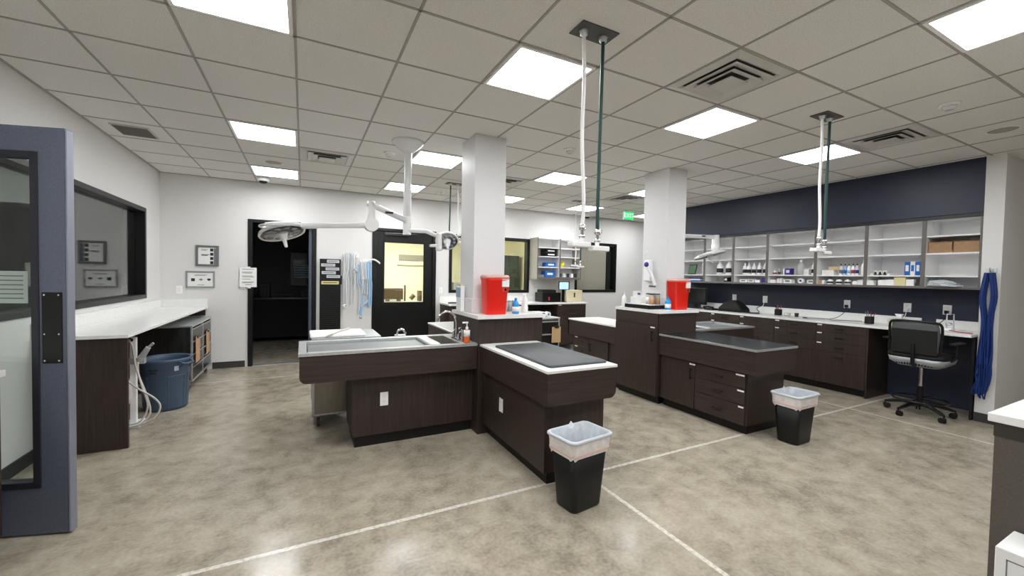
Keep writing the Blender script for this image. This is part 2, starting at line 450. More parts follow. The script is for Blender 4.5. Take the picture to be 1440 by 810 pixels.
# rooms beyond the far wall
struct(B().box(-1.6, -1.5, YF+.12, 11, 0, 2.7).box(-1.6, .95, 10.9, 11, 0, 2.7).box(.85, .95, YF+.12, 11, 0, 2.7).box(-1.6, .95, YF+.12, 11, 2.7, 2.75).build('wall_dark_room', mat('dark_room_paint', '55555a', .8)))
struct(B().box(.95, 5.1, 11, 11.1, 0, 2.7).box(5, 5.1, YF+.12, 11, 0, 2.7).box(.95, 5.1, YF+.12, 11.1, 2.7, 2.75).box(.95, .99, YF+.12, 11, 0, 2.7).build('wall_lit_room', M_cream))
struct(B().box(5.1, 7.4, 8.6, 8.65, 0, 2.7).box(7.3, 7.4, YF+.12, 8.6, 0, 2.7).box(5.1, 7.4, YF+.12, 8.6, 2.7, 2.75).build('wall_blind_room', M_cream))
lp = thing('ceiling_light', 'unseen light panel put in to brighten the room behind the black door glass', 'ceiling light', (2.1, 9.3, 2.68))  # panel out of view, put in to give this room its warm light
B().box(1.5, 2.7, 9.0, 9.6, 2.66, 2.69).build('frame', M_white, lp); B().box(1.53, 2.67, 9.03, 9.57, 2.655, 2.66).build('diffuser', mat('warm_diffuser', (1, .95, .8), emit=75), lp)

lq = thing('ceiling_light', 'unseen light panel added to brighten the blind of the right far window', 'ceiling light', (6.2, 8.2, 2.68))  # lamp added out of view so the blind gets brighter
B().box(5.9, 6.5, 7.95, 8.45, 2.66, 2.69).build('frame', M_white, lq); B().box(5.92, 6.48, 7.97, 8.43, 2.655, 2.66).build('diffuser', M_emit, lq)

# near grey-blue door, standing open at the left
LX = Vector((-1.16, 3.215, 0)); U = Vector((-.955, .297, 0)).normalized(); Nn = Vector((-.297, -.955, 0)).normalized()
P0 = Vector((-1.179, 3.186, 0))
def DM():
    m = Matrix.Identity(4)
    for i in range(3): m[i][0] = U[i]; m[i][1] = -Nn[i]; m[i][2] = (0, 0, 1)[i]
    m.translation = P0; return m
D = DM()        # local: x along leaf away from latch edge, y away from camera, z up
d3 = sroot('door_3', tuple(P0))
ZT = 2.30; gl0, gl1, gb, gt = .16, .8, .30, 2.14
B().box(0.012, gl0, 0, .045, .012, ZT, M=D).box(gl1, .95, 0, .045, .012, ZT, M=D).box(gl0, gl1, 0, .045, .012, gb, M=D).box(gl0, gl1, 0, .045, gt, ZT, M=D).build('door_leaf', M_door, d3)
B().box(0, .012, 0, .045, .012, ZT-.005, M=D).build('edge_strip', M_dedge, d3, bevel=.004)
q = .022
B().box(gl0-q, gl0+.012, -.008, .053, gb-q, gt+q, M=D).box(gl1-.012, gl1+q, -.008, .053, gb-q, gt+q, M=D).box(gl0, gl1, -.008, .053, gb-q, gb+.012, M=D).box(gl0, gl1, -.008, .053, gt-.012, gt+q, M=D).build('glazing_bead', mat('bead_dark', '2c2d36', .5), d3)
B().box(gl0, gl1, .02, .026, gb, gt, M=D).build('pane', M_pane, d3)
B().box(.028, .125, -.005, 0, .985, 1.385, M=D).build('push_plate', M_black, d3, bevel=.002)
nt_ = B().box(.215, .43, .0262, .0275, 1.32, 1.50, M=D).build('paper_notice', M_paper)
tag(nt_, 'typed paper notice taped to the glass of the open grey-blue door', 'paper notice')
nl = B()
for k in range(6): nl.box(.235, .41-.02*(k % 3), .0255, .0262, 1.345+.025*k, 1.351+.025*k, M=D)
nl.build('typed_lines', M_inkg, nt_)
for u in (.042, .111):
    for z in (1.0, 1.15, 1.37):
        B().cyl(D @ Vector((u, -.008, z)), D @ Vector((u, -.004, z)), .005, n=10).build('screw', M_chrome, d3)
# ---------------------------------------------------------------- ceiling fittings
def cell(i, j): return gx0+CELL*i, gy0+CELL*j
LIGHTS = [
 (-1, -1, 'ceiling light panel nearest the grey-blue door, cut by the top edge'),
 (2, -1, 'large near ceiling light panel beside the left ceiling bracket with hoses'),
 (5, -1, 'ceiling light panel right behind the big square air diffuser'),
 (8, -1, 'ceiling light panel beside the square diffuser nearest the navy wall'),
 (-1, 3, 'middle light panel of the leftmost row, left of the small air diffuser'),
 (2, 3, 'ceiling light panel between the lamp column and the left pillar'),
 (5, 3, 'ceiling light panel in the middle of the room between the two pillars'),
 (8, 3, 'ceiling light panel mostly hidden behind the right pillar'),
 (-1, 6, 'far light panel of the leftmost row, above the framed notices'),
 (2, 6, 'far ceiling light panel above the black door'),
 (5, 6, 'far ceiling light panel just right of the left pillar'),
 (8, 6, 'far ceiling light panel by the white dome camera and the exit sign'),
 (11, 6, 'farthest ceiling light panel in the corridor past the exit sign'),
 (5, -4, 'ceiling light panel cut by the top right corner of the photo'),
 (-1, -4, 'added ceiling light panel overhead, unseen behind the camera on the left'),  # panels from here down are out of view, added to light the room
 (2, -4, 'added ceiling light panel overhead, unseen behind the camera in the middle'),
 (8, -4, 'added ceiling light panel beside the wing wall, unseen at the right'),
 (2, -8, 'added ceiling light panel unseen at the back of the room, left one'),
 (6, -8, 'added ceiling light panel unseen at the back of the room, right one'),
 (-4, -4, 'added ceiling light panel unseen over the entry at far left'),
]
for i, j, lab in LIGHTS:
    x, y = cell(i, j); t = thing('ceiling_light', lab, 'ceiling light', (x+.305, y+.305, CEIL-.012), 'square ceiling light panels')
    a, b_, c, d = x+.012, x+.598, y+.012, y+.598; s = .022
    B().box(a, a+s, c, d, CEIL-.012, CEIL).box(b_-s, b_, c, d, CEIL-.012, CEIL).box(a+s, b_-s, c, c+s, CEIL-.012, CEIL).box(a+s, b_-s, d-s, d, CEIL-.012, CEIL).build('frame', M_white, t)
    B().box(a+s, b_-s, c+s, d-s, CEIL-.008, CEIL-.003).build('diffuser', M_emit, t)

M_vent = mat('vent_enamel', 'c9c7c3', .35); M_void = mat('duct_dark', '4b4947', .8)
def diffuser(i, j, lab):
    x, y = cell(i, j); cx, cyy = x+.305, y+.305
    t = thing('air_diffuser', lab, 'air vent', (cx, cyy, CEIL-.03), 'square ceiling air diffusers')
    B().box(cx-.22, cx+.22, cyy-.22, cyy+.22, CEIL-.002, CEIL-.0005).build('duct_opening', M_void, t)
    b = B()
    def ring(h0, h1, z0, z1):
        r = []
        for h, z in ((h0, z0), (h1, z1), (h1, z1+.003), (h0, z0+.003)):
            r.append([Vector((cx+sx*h, cyy+sy*h, z)) for sx, sy in ((-1, -1), (1, -1), (1, 1), (-1, 1))])
        r.append(r[0]); b.rings(r, cap0=False, cap1=False, smooth=False)
    ring(.292, .235, CEIL-.004, CEIL-.014); ring(.235, .215, CEIL-.014, CEIL-.005)
    ring(.212, .15, CEIL-.022, CEIL-.006); ring(.157, .1, CEIL-.03, CEIL-.01)
    b.build('louvre', M_vent, t)
    B().prism([(cx-.09, cyy-.09), (cx+.09, cyy-.09), (cx+.09, cyy+.09), (cx-.09, cyy+.09)], 2, CEIL-.038, CEIL-.03).build('core_plate', M_vent, t)
for a in ((4, -2, 'big square air diffuser in front of the right-hand middle light panel'), (8, -2, 'square air diffuser near the top of the navy wall'),
          (-1+1, 4, 'square air diffuser left of the surgical lamp column'), (4, 4, 'square air diffuser just right of the left pillar top'),
          (8, 4, 'far square air diffuser left of the right pillar top'), (0, -2, 'square air diffuser cut by the top edge of the photo')):
    diffuser(*a)
t = thing('return_grille', 'grey slotted return air grille in the ceiling near the left wall', 'air vent', (-1.56, 5.6, CEIL-.01))
b = B().box(-1.7, -1.42, 5.43, 5.78, CEIL-.004, CEIL-.001); b.build('backing', M_void, t)
b = B()
for k in range(12): b.box(-1.7, -1.42, 5.435+k*.029, 5.447+k*.029, CEIL-.012, CEIL-.004)
b.build('slat', mat('grille_grey', '77736d', .6), t)
B().box(-1.71, -1.7, 5.42, 5.79, CEIL-.012, CEIL).box(-1.42, -1.41, 5.42, 5.79, CEIL-.012, CEIL).box(-1.7, -1.42, 5.42, 5.43, CEIL-.012, CEIL).box(-1.7, -1.42, 5.78, 5.79, CEIL-.012, CEIL).build('frame', M_vent, t)

def smoke(x, y, lab):
    t = thing('smoke_detector', lab, 'smoke detector', (x, y, CEIL), 'ceiling smoke detectors')
    B().lathe((x, y, CEIL), [(.0, -.045), (.03, -.045), (.042, -.03), (.045, -.02)][:], 24).build('sensor_cap', M_enam, t)
    B().lathe((x, y, CEIL), [(.045, -.02), (.062, -.018), (.066, 0)], 24).build('base_ring', M_white, t)
smoke(4.56, 1.35, 'round smoke detector nearest the wing wall at right')
smoke(.9, 5.0, 'round smoke detector just left of the lamp column dome')
smoke(2.65, 3.82, 'flat round detector behind the left ceiling hoses')
smoke(2.07, 6.9, 'small far smoke detector above the black door')
for x, y, lab in ((5.71, 1.33, 'round perforated ceiling speaker near the wing wall at right'), (-.35, 6.22, 'round perforated ceiling speaker between the two left light panels')):
    t = thing('ceiling_speaker', lab, 'speaker', (x, y, CEIL))
    B().lathe((x, y, CEIL), [(.0, -.006), (.095, -.006), (.1, -.001)], 32).build('grille', mat('speaker_grille', 'a5a29c', .7), t)
    B().lathe((x, y, CEIL), [(.1, -.001), (.1, -.008), (.11, -.006), (.112, 0)], 32).build('rim', M_white, t)
for x, y, lab in ((-.55, 7.33, 'white dome security camera above the dark doorway'), (5.72, 7.5, 'small white dome security camera near the exit sign')):
    t = thing('dome_camera', lab, 'security camera', (x, y, CEIL))
    B().lathe((x, y, CEIL), [(.0, -.09), (.03, -.088), (.05, -.075), (.06, -.055)], 24).build('lens_dome', M_black, t)
    B().lathe((x, y, CEIL), [(.06, -.055), (.078, -.05), (.082, -.02), (.078, 0)], 24).build('housing', M_white, t)
t = thing('exit_sign', 'green lit exit sign hanging from the ceiling near the right pillar', 'exit sign', (6.1, 6.6, CEIL))
B().box(5.98, 6.24, 6.59, 6.63, CEIL-.19, CEIL-.02).build('housing', M_white, t, bevel=.004)
B().cyl((6.11, 6.61, CEIL-.03), (6.11, 6.61, CEIL), .03).build('canopy', M_white, t)
B().box(5.988, 6.232, 6.586, 6.59, CEIL-.182, CEIL-.028).build('lit_face', mat('exit_green', (.02, .65, .16), emit=1.2), t)
text_obj('lettering', 'EXIT', .13, face_my(6.11, 6.584, CEIL-.105), mat('exit_letters', (.5, 1, .6), emit=1.6), t)

# ceiling plates with hanging gas hoses
M_plate = mat('plate_grey', '565654', .45, .4)
def hose_drop(x0, x1, y, yc, zb, lab, sc=1, skirt=True):
    """x0 white hose, x1 dark hose, y line, zb bottom"""
    cx = (x0+x1)/2
    t = thing('gas_hose_drop', lab, 'hanging hoses', (cx, y, CEIL), 'ceiling drops with a white and a dark hose')
    B().box(cx-.13, cx+.13, yc-.07, yc+.07, CEIL-.008, CEIL).build('ceiling_plate', M_plate, t, bevel=.002)
    for xx in (x0, x1):
        B().lathe((xx, y, CEIL-.035), [(.012, 0), (.022, .004), (.022, .02), (.03, .028)], 14).build('outlet_socket', M_steel, t)
    def hose(x, m, zend, sway):
        pts = [Vector((x, y, CEIL-.03)), Vector((x+.006*sway, y, CEIL-.3)), Vector((x+.004*sway, y+.004, (CEIL+zb)/2)), Vector((x+.016*sway, y, zend+.2)), Vector((x+.012*sway, y, zend+.05))]
        h = B().tube(pts, .011, 10, sub=6).build('hose', m, t)
        f = B(); px = x+.012*sway
        f.cyl((px, y, zend+.05), (px, y, zend-.01), .009).lathe((px, y, zend+.03), [(.016, 0), (.019, .012), (.016, .03)], 12).lathe((px, y, zend-.02), [(.014, 0), (.02, .01), (.014, .024)], 12)
        f.tube([(px+.015, y, zend+.03), (px+.03, y, zend+.045), (px+.03, y, zend+.06)], .004, 6)
        f.build('hose_coupling', M_chrome, t); return px
    a = hose(x0, M_white, zb+.06, 1.6); b_ = hose(x1, M_green, zb+.04, -.6)
    lo = B().box(a-.085, a+.05, y-.028, y+.028, zb-.012, zb+.018).cyl((a, y, zb+.01), (a, y, zb+.05), .013)
    lo.box(b_-.05, b_+.075, y-.028, y+.028, zb-.03, zb+.0).cyl((b_, y, zb-.01), (b_, y, zb+.03), .013)
    lo.build('valve_bracket', M_white, t, bevel=.006)
    B().tube([(a+.03, y-.02, zb+.01), (a+.04, y-.02, zb-.03), (b_-.01, y-.02, zb-.02)], .004, 6, sub=4).build('link_wire', M_steel, t)
hose_drop(1.44, 1.58, 1.96, 1.955, 1.715, 'nearest ceiling drop with a white and a dark hose, left of centre')
hose_drop(3.955, 4.075, 1.95, 1.945, 1.80, 'right ceiling drop hanging in front of the white shelf cabinets')
hose_drop(2.16, 2.04, 6.15, 6.15, 2.05, 'far ceiling drop hanging behind the left pillar by the small lamp')
hose_drop(4.52, 4.66, 6.28, 6.28, 1.75, 'far ceiling drop hanging behind the nearest one')

# surgical lamps
def lamp_head(t, c, R_, tilt_ax, tilt, h_len):
    """dish head centred on c facing down, tilted by rotation tilt about tilt_ax"""
    M = Matrix.Translation(c) @ Matrix.Rotation(math.radians(tilt_ax), 4, 'X') @ Matrix.Rotation(math.radians(tilt), 4, 'Y')
    B().lathe((0, 0, 0), [(R_*.9, -.008), (R_*.97, -.014), (R_, -.002), (R_*.96, .02), (R_*.7, .04), (R_*.35, .055), (.0, .06)], 40, M=M).build('lamp_dish', M_enam, t)
    und = B().lathe((0, 0, 0), [(.0, -.004), (R_*.35, -.006), (R_*.9, -.008)], 40, M=M).build('lens_face', mat('lamp_lens', '4a4b4d', .25, .2), t)
    led = B()
    for k in range(10):
        a = 2*PI*k/10; led.lathe((R_*.63*math.cos(a), R_*.63*math.sin(a), 0), [(.0, -.014), (R_*.13, -.012), (R_*.15, -.006)], 12, M=M)
    led.build('lens_ring', mat('lamp_lens_glass', '9fa3a6', .15), und)
    hb = B().lathe((0, 0, 0), [(.0, -.07), (.032, -.066), (.038, -.03), (.05, -.006)], 20, M=M)
    hb.cyl((0, 0, -.06), (0, 0, -.06-h_len), .02, .014, 14, M=M).lathe((0, 0, -.06-h_len), [(0, -.012), (.011, -.008), (.014, 0)], 14, M=M)
    hb.build('sterile_handle', M_white, t)
def lamp_column(t, x, y, zb, r=.041):
    B().lathe((x, y, CEIL), [(.045, -.115), (.07, -.1), (.12, -.06), (.165, -.02), (.172, -.006), (.168, 0)], 36).build('ceiling_dome', M_enam, t)
    B().cyl((x, y, zb+.2), (x, y, CEIL-.08), r, n=24).build('column', M_enam, t)
    c = B()
    for k, (z0, z1) in enumerate(((.0, .05), (.055, .12), (.125, .2))): c.cyl((x, y, zb+z0), (x, y, zb+z1), r*1.06, n=24)
    c.cyl((x, y, zb), (x, y, zb+.2), r*.9, n=24)
    c.build('swivel_collar', M_white, t, bevel=.003)
t = thing('surgical_lamp', 'white ceiling surgical lamp with two arms left of the left pillar', 'surgical lamp', (1.0, 4.5, CEIL))
X0, Y0 = 1.005, 4.5
lamp_column(t, X0, Y0, 1.955)
B().tube([(X0-.03, Y0-.02, 2.115), (.62, Y0-.06, 2.24)], .03, 14).lathe((.62, Y0-.06, 2.22), [(.0, -.01), (.042, 0), (.042, .05), (0, .06)], 18).build('upper_arm', M_enam, t)
B().cyl((.62, Y0-.06, 2.24), (.625, Y0-.06, 2.04), .034, .042, 18).cyl((.625, Y0-.11, 2.03), (.625, Y0-.01, 2.03), .07, n=24).build('spring_joint', M_white, t, bevel=.004)
B().tube([(.58, Y0-.06, 2.02), (.1, Y0-.06, 1.985)], .027, 14).tube([(.11, Y0-.06, 1.986), (-.02, Y0-.06, 1.975)], .033, 14).build('lower_arm', M_enam, t)
B().box(.76, .84, Y0-.075-.012, Y0-.072, 2.158, 2.178).build('maker_badge', M_ink, t)
yk = B().tube([(-.02, Y0-.06, 1.975), (-.08, Y0-.22, 1.97), (-.22, Y0-.26, 1.955), (-.3, Y0-.24, 1.945)], .02, 12, sub=5)
yk.tube([(-.02, Y0-.06, 1.975), (-.06, Y0+.08, 1.98), (-.2, Y0+.13, 1.96), (-.32, Y0+.1, 1.95), (-.36, Y0-.05, 1.945), (-.3, Y0-.24, 1.945)], .014, 12, sub=5)
yk.build('yoke', M_enam, t)
lamp_head(t, (-.18, Y0-.02, 1.9), .205, -15, -14, .08)
B().tube([(X0, Y0-.02, 2.0), (1.2, Y0-.04, 2.005), (1.33, Y0-.05, 1.96)], .024, 12).build('second_arm', M_enam, t)
B().cyl((1.345, Y0-.05, 1.985), (1.35, Y0-.05, 1.83), .034, n=18).cyl((1.345, Y0-.05, 1.855), (1.24, Y0-.08, 1.845), .018, .015, 12).lathe((1.35, Y0-.05, 1.79), [(0, 0), (.034, .006), (.036, .05)], 18).build('second_joint', M_white, t)
lamp_head(t, (1.475, Y0+.05, 1.92), .135, -42, 8, .06)
t = thing('surgical_lamp', 'white ceiling surgical lamp whose head shows right of the right pillar', 'surgical lamp', (4.8, 4.35, CEIL))
X0, Y0 = 4.8, 4.42
lamp_column(t, X0, Y0, 2.02)
B().tube([(X0, Y0, 2.16), (5.15, 4.3, 2.185), (5.76, 4.28, 2.205)], .03, 14).build('upper_arm', M_enam, t)
B().box(5.42, 5.5, 4.25, 4.252+.001, 2.19, 2.21).build('maker_badge', M_ink, t)
B().cyl((5.775, 4.28, 2.235), (5.775, 4.28, 2.08), .05, .055, 20).lathe((5.775, 4.28, 1.99), [(0, 0), (.055, .01), (.062, .05), (.055, .1)], 20).build('spring_joint', M_white, t)
B().tube([(5.775, 4.28, 2.0), (5.72, 4.3, 1.96)], .028, 12).build('yoke', M_enam, t)
B().tube([(5.72, 4.3, 1.96), (5.5, 4.15, 1.93), (5.3, 4.2, 1.89)], .014, 10, sub=4).build('grip_rail', M_enam, t)
lamp_head(t, (5.68, 4.3, 1.915), .24, -14, -9, .06)
# ---------------------------------------------------------------- cabinetry
ZB = 1.145      # top of the two tall blocks
def pull_y(par, x, yc, z, ln=.11):      # horizontal pull on a face looking to -x
    B().cyl((x-.028, yc-ln/2, z), (x-.028, yc+ln/2, z), .0055, n=8).cyl((x-.028, yc-ln/2+.012, z), (x, yc-ln/2+.012, z), .0045, n=8).cyl((x-.028, yc+ln/2-.012, z), (x, yc+ln/2-.012, z), .0045, n=8).build('pull_handle', M_handle, par)
def pull_z(par, x, y, zc, ln=.12):      # vertical pull on a face looking to -x
    B().cyl((x-.028, y, zc-ln/2), (x-.028, y, zc+ln/2), .0055, n=8).cyl((x-.028, y, zc-ln/2+.012), (x, y, zc-ln/2+.012), .0045, n=8).cyl((x-.028, y, zc+ln/2-.012), (x, y, zc+ln/2-.012), .0045, n=8).build('pull_handle', M_handle, par)
def tape(par, x, y0, y1, z, h=.016):
    B().box(x-.0015, x, y0, y1, z-h/2, z+h/2).build('label_strip', M_tag, par)
def front(name, par, x, y0, y1, z0, z1, m=None, th=.018):
    return B().box(x-th, x, y0+.0015, y1-.0015, z0+.0015, z1-.0015).build(name, m or M_wood, par, bevel=.0015)
def kick(par, x0, x1, y0, y1, h=.1):
    B().box(x0, x1, y0, y1, 0, h).build('toe_kick', M_kick, par)

def tall_block(x0, x1, y0, y1, px, lab, door=False):
    t = thing('pedestal_cabinet', lab, 'cabinet', ((x0+x1)/2, (y0+y1)/2, 0))
    a0, a1, b0, b1 = px         # pillar hole
    zt = ZB-.035
    body = B()
    s = .02
    body.box(x0, x1, y0, y0+s, .0 if not door else .1, zt).box(x0, x1, y1-s, y1, .1, zt).box(x1-s, x1, y0+s, y1-s, .1, zt)
    if door: body.box(x0+.0, x0+s, y0+s, y1-s, .1, zt-.0)
    else: body.box(x0, x0+s, y0+s, y1-s, .0, zt)
    body.build('carcass', M_wood, t, bevel=.002)
    kick(t, x0+.05, x1-.03, y0+.03, y1-.03)
    o = .022
    top = B()
    X0, X1, Y0, Y1 = x0-o, (x1+.018 if door else x1+o), y0-o, y1
    top.box(X0, X1, Y0, b0, zt, ZB).box(X0, X1, b1, Y1, zt, ZB)
    if a0 > X0+.001: top.box(X0, a0, b0, b1, zt, ZB)
    if a1 < X1-.001: top.box(a1, X1, b0, b1, zt, ZB)
    top.build('worktop', M_quartz, t)
    if door:
        front('upper_panel', t, x0, y0+.01, y1-.01, .955, zt, M_woodh)
        d = front('door', t, x0, y0+.01, y1-.01, .1, .953)
        pull_z(d, x0-.018, y0+.075, .83, .13); tape(d, x0-.018, y0+.05, y0+.12, .935)
    return t
tall_block(1.494, 2.2, 3.593, 4.33, (1.513, 1.907, 3.843, 4.272), 'tall dark cabinet block around the left pillar with white top')
tall_block(3.82, 4.47, 3.552, 4.31, (4.143, 4.49+.022, 3.753, 4.222), 'tall dark cabinet block around the right pillar with white top', True)

def fascia_box(par, x0, x1, y0, y1, z0, z1, rnd, m=M_woodh, th=.02):
    """boxed apron; rnd: dict of rounded bottom corners 'x0','x1' in the xz profile"""
    r = .055; poly = []
    def arc(cx, cz, a0, a1, n=7):
        for k in range(n+1):
            a = math.radians(a0+(a1-a0)*k/n); poly.append((cx+r*math.cos(a), cz+r*math.sin(a)))
    poly.append((x0, z1))
    if 'x0' in rnd: arc(x0+r, z0+r, 180, 270)
    else: poly.append((x0, z0))
    if 'x1' in rnd: arc(x1-r, z0+r, 270, 360)
    else: poly.append((x1, z0))
    poly.append((x1, z1))
    return poly

# --- wash tub station on the left of the left block; a twin stands right of the right block
def tub_station(x_in, x_out, y0, y1, lab, hw, outlet, faucet, cab_out):
    """x_in: side against the block, x_out: free end"""
    sgn = 1 if x_out < x_in else -1
    lo, hi = min(x_in, x_out), max(x_in, x_out)
    t = thing('wash_tub_station', lab, 'wash tub', ((lo+hi)/2, (y0+y1)/2, 0))
    c0, c1 = min(cab_out, x_in), max(cab_out, x_in)
    B().box(c0, c1, y0+.1, y1-.06, .1, .63).build('base_cabinet', M_wood, t, bevel=.002)
    B().box(c0+.02, c1, y0+.13, y1-.1, 0, .1).build('toe_kick', M_kick, t)
    poly = fascia_box(t, lo, hi, 0, 0, .63, .855, ('x0',) if sgn == 1 else ('x1',))
    f = B().prism(poly, 1, y0, y0+.02).prism(poly, 1, y1-.02, y1)
    xo = lo if sgn == 1 else hi-.02
    f.box(xo, xo+.02, y0+.02, y1-.02, .69, .855)
    f.box(lo+.05, hi-.05, y0+.02, y1-.02, .632, .64)
    f.build('apron', M_woodh, t)
    def P(u): return x_out + sgn*u          # distance from the free end
    L = hi-lo; zt = .876
    bw = L-.49                               # long basin length
    B1 = sorted((P(.05), P(.05+bw))); B2 = sorted((P(L-.34), P(L-.15)))
    ya, yb = y0+.07, y1-.08
    r = B()
    r.box(lo-.008, hi, y0-.008, ya, .853, zt).box(lo-.008, hi, yb, y1+.008, .853, zt)
    xs = sorted([lo-.008, hi] + B1 + B2)
    for k in (0, 2, 4):
        if xs[k+1]-xs[k] > .001: r.box(xs[k], xs[k+1], ya, yb, .853, zt)
    r.build('counter_rim', M_steel, t)
    def basin(name, bx, d, m):
        b = B(); e = .003
        b.box(bx[0], bx[1], ya, yb, zt-d-e, zt-d).box(bx[0], bx[0]+e, ya, yb, zt-d, zt-.002).box(bx[1]-e, bx[1], ya, yb, zt-d, zt-.002)
        b.box(bx[0], bx[1], ya, ya+e, zt-d, zt-.002).box(bx[0], bx[1], yb-e, yb, zt-d, zt-.002)
        o = b.build(name, m, t)
        B().lathe(((bx[0]+bx[1])/2, (ya+yb)/2, zt-d), [(.0, .001), (.02, .001), (.026, .004), (.03, .0)], 16).build('drain', M_chrome, o)
    basin('wash_basin', B1, .17, M_steel); basin('sink_basin', B2, .2, mat('sink_satin', '8d8c82', .4, .4))
    g = B()
    n = int(bw/.03)
    g.box(B1[0]+.012, B1[1]-.012, ya+.012, yb-.012, zt-.032, zt-.026)
    g.build('wash_grate', mat('grate_grey', '8d9192', .45, .5), t)
    bx = sorted((P(.05+bw), P(L-.34)))
    B().box(bx[0]+.004, bx[1]-.004, ya, yb, zt, zt+.008).build('splash_board', M_white, t, bevel=.002)
    if outlet:
        o = B().box(.612, .682, y0+.095, y0+.1, .352, .472).build('outlet_plate', M_white, t, bevel=.0015)
        B().box(.632, .662, y0+.0925, y0+.095, .42, .448).box(.632, .662, y0+.0925, y0+.095, .376, .404).build('socket', M_paper, o)
    if faucet:
        fx, fy = 1.385, 3.93
        f = B().box(fx-.03, fx+.03, fy-.1, fy+.1, zt, zt+.02)
        f.build('faucet_base', M_chrome, t, bevel=.008)
        B().tube([(fx, fy, zt+.01), (fx, fy, zt+.17), (fx-.03, fy, zt+.25), (fx-.1, fy, zt+.285), (fx-.17, fy, zt+.25), (fx-.2, fy, zt+.19)], .011, 12, sub=6).cyl((fx, fy, zt+.01), (fx, fy, zt+.05), .022, .014).build('gooseneck_spout', M_chrome, t)
        for dy in (-.075, .075):
            B().cyl((fx, fy+dy, zt+.015), (fx, fy+dy, zt+.065), .019, .015).tube([(fx, fy+dy, zt+.065), (fx+.01, fy+dy*1.1, zt+.085), (fx+.05, fy+dy*1.5, zt+.1)], .007, 8, sub=3).build('lever_handle', M_chrome, t)
        B().cyl((fx+.01, fy-.16, zt), (fx+.01, fy-.16, zt+.05), .018, .014).tube([(fx+.01, fy-.16, zt+.04), (fx+.01, fy-.16, zt+.1), (fx-.01, fy-.165, zt+.13), (fx-.035, fy-.175, zt+.125)], .012, 10, sub=4).build('side_sprayer', M_chrome, t)
    return t
tub_station(1.492, -.025, 3.625, 4.31, 'long dark wood wash tub station with steel top, left of the left block', .3, True, True, .383)
tub_station(4.492, 5.78, 3.62, 4.31, 'dark wood wash station behind the exam table, right of the right block', .3, False, False, 5.4)

soap = thing('soap_bottle', 'clear pump bottle of orange soap beside the chrome faucet', 'soap bottle', (1.405, 3.68, .876))
B().lathe((1.405, 3.68, .877), [(.026, 0), (.03, .01), (.03, .1), (.022, .125), (.012, .13)], 18).build('bottle', M_orange, soap)
B().lathe((1.405, 3.68, .94), [(.0312, 0), (.0312, .06)], 18).build('bottle_label', M_paper, soap)
B().cyl((1.405, 3.68, 1.005), (1.405, 3.68, 1.03), .013).cyl((1.405, 3.68, 1.03), (1.405, 3.68, 1.07), .005).box(1.36, 1.415, 3.672, 3.688, 1.066, 1.08).build('pump', M_white, soap)

# --- exam tables
def exam_table(x0, x1, y0, y1, lab, near, fronts, top_m, ztop=.872, outlet=False):
    """long table running along y; near: +1 when its free end looks to the camera (y0), -1 when it is y1"""
    t = thing('exam_table', lab, 'exam table', ((x0+x1)/2, (y0+y1)/2, 0))
    ya, yb = (y0+.09, y1) if near == 1 else (y0, y1-.09)
    xf = x0+.04
    B().box(xf, x1-.04, ya, yb, .1, .62).build('base_cabinet', M_wood, t, bevel=.002)
    B().box(xf+.05, x1-.07, ya+(.04 if near == 1 else 0), yb-(.04 if near == -1 else 0), 0, .1).build('toe_kick', M_kick, t)
    poly = fascia_box(t, x0, x1, 0, 0, .62, ztop-.022, ('x1',))
    f = B()
    if near == 1: f.prism(poly, 1, y0, y0+.02)
    else: f.prism(poly, 1, y1-.02, y1)
    f.box(x0, x0+.02, y0+.02, y1, .62, ztop-.022).box(x1-.02, x1, y0+.02, y1, .66, ztop-.022).box(x0+.02, x1-.05, y0+.02, y1-.02, .622, .63)
    f.build('apron', M_woodh, t)
    b = B().box(x0-.006, x1+.006, y0-.006, y1, ztop-.022, ztop); b.build('worktop', top_m, t, bevel=.004)
    if top_m is M_top:
        B().box(x0-.008, x0-.006, y0-.008, y1, ztop-.024, ztop-.002).box(x0-.008, x1+.008, y0-.01, y0-.006, ztop-.024, ztop-.002).build('edge_trim', M_steel, t)
    for fr_ in fronts: fr_(t, xf)
    if outlet:
        o = B().box(xf-.005, xf, 3.155, 3.225, .335, .455).build('outlet_plate', M_white, t, bevel=.0015)
        B().box(xf-.0075, xf-.005, 3.175, 3.205, .405, .433).box(xf-.0075, xf-.005, 3.175, 3.205, .358, .386).build('socket', M_paper, o)
    return t
exam_table(1.51, 2.125, 2.38, 3.59, 'dark wood exam table with white edged top and grey mat, nearest the camera', 1, [], M_quartz, outlet=True)
mt = B(); pts = rrect(.265, .475, .03, 4)
mt.rings([[Vector((1.835+a*s, 2.925+b_*s, .8725+z)) for a, b_ in pts] for s, z in ((1, 0), (1, .012), (.965, .018))])
tag(mt.build('table_mat', M_mat), 'dark grey rubber mat lying on the nearest exam table', 'mat')

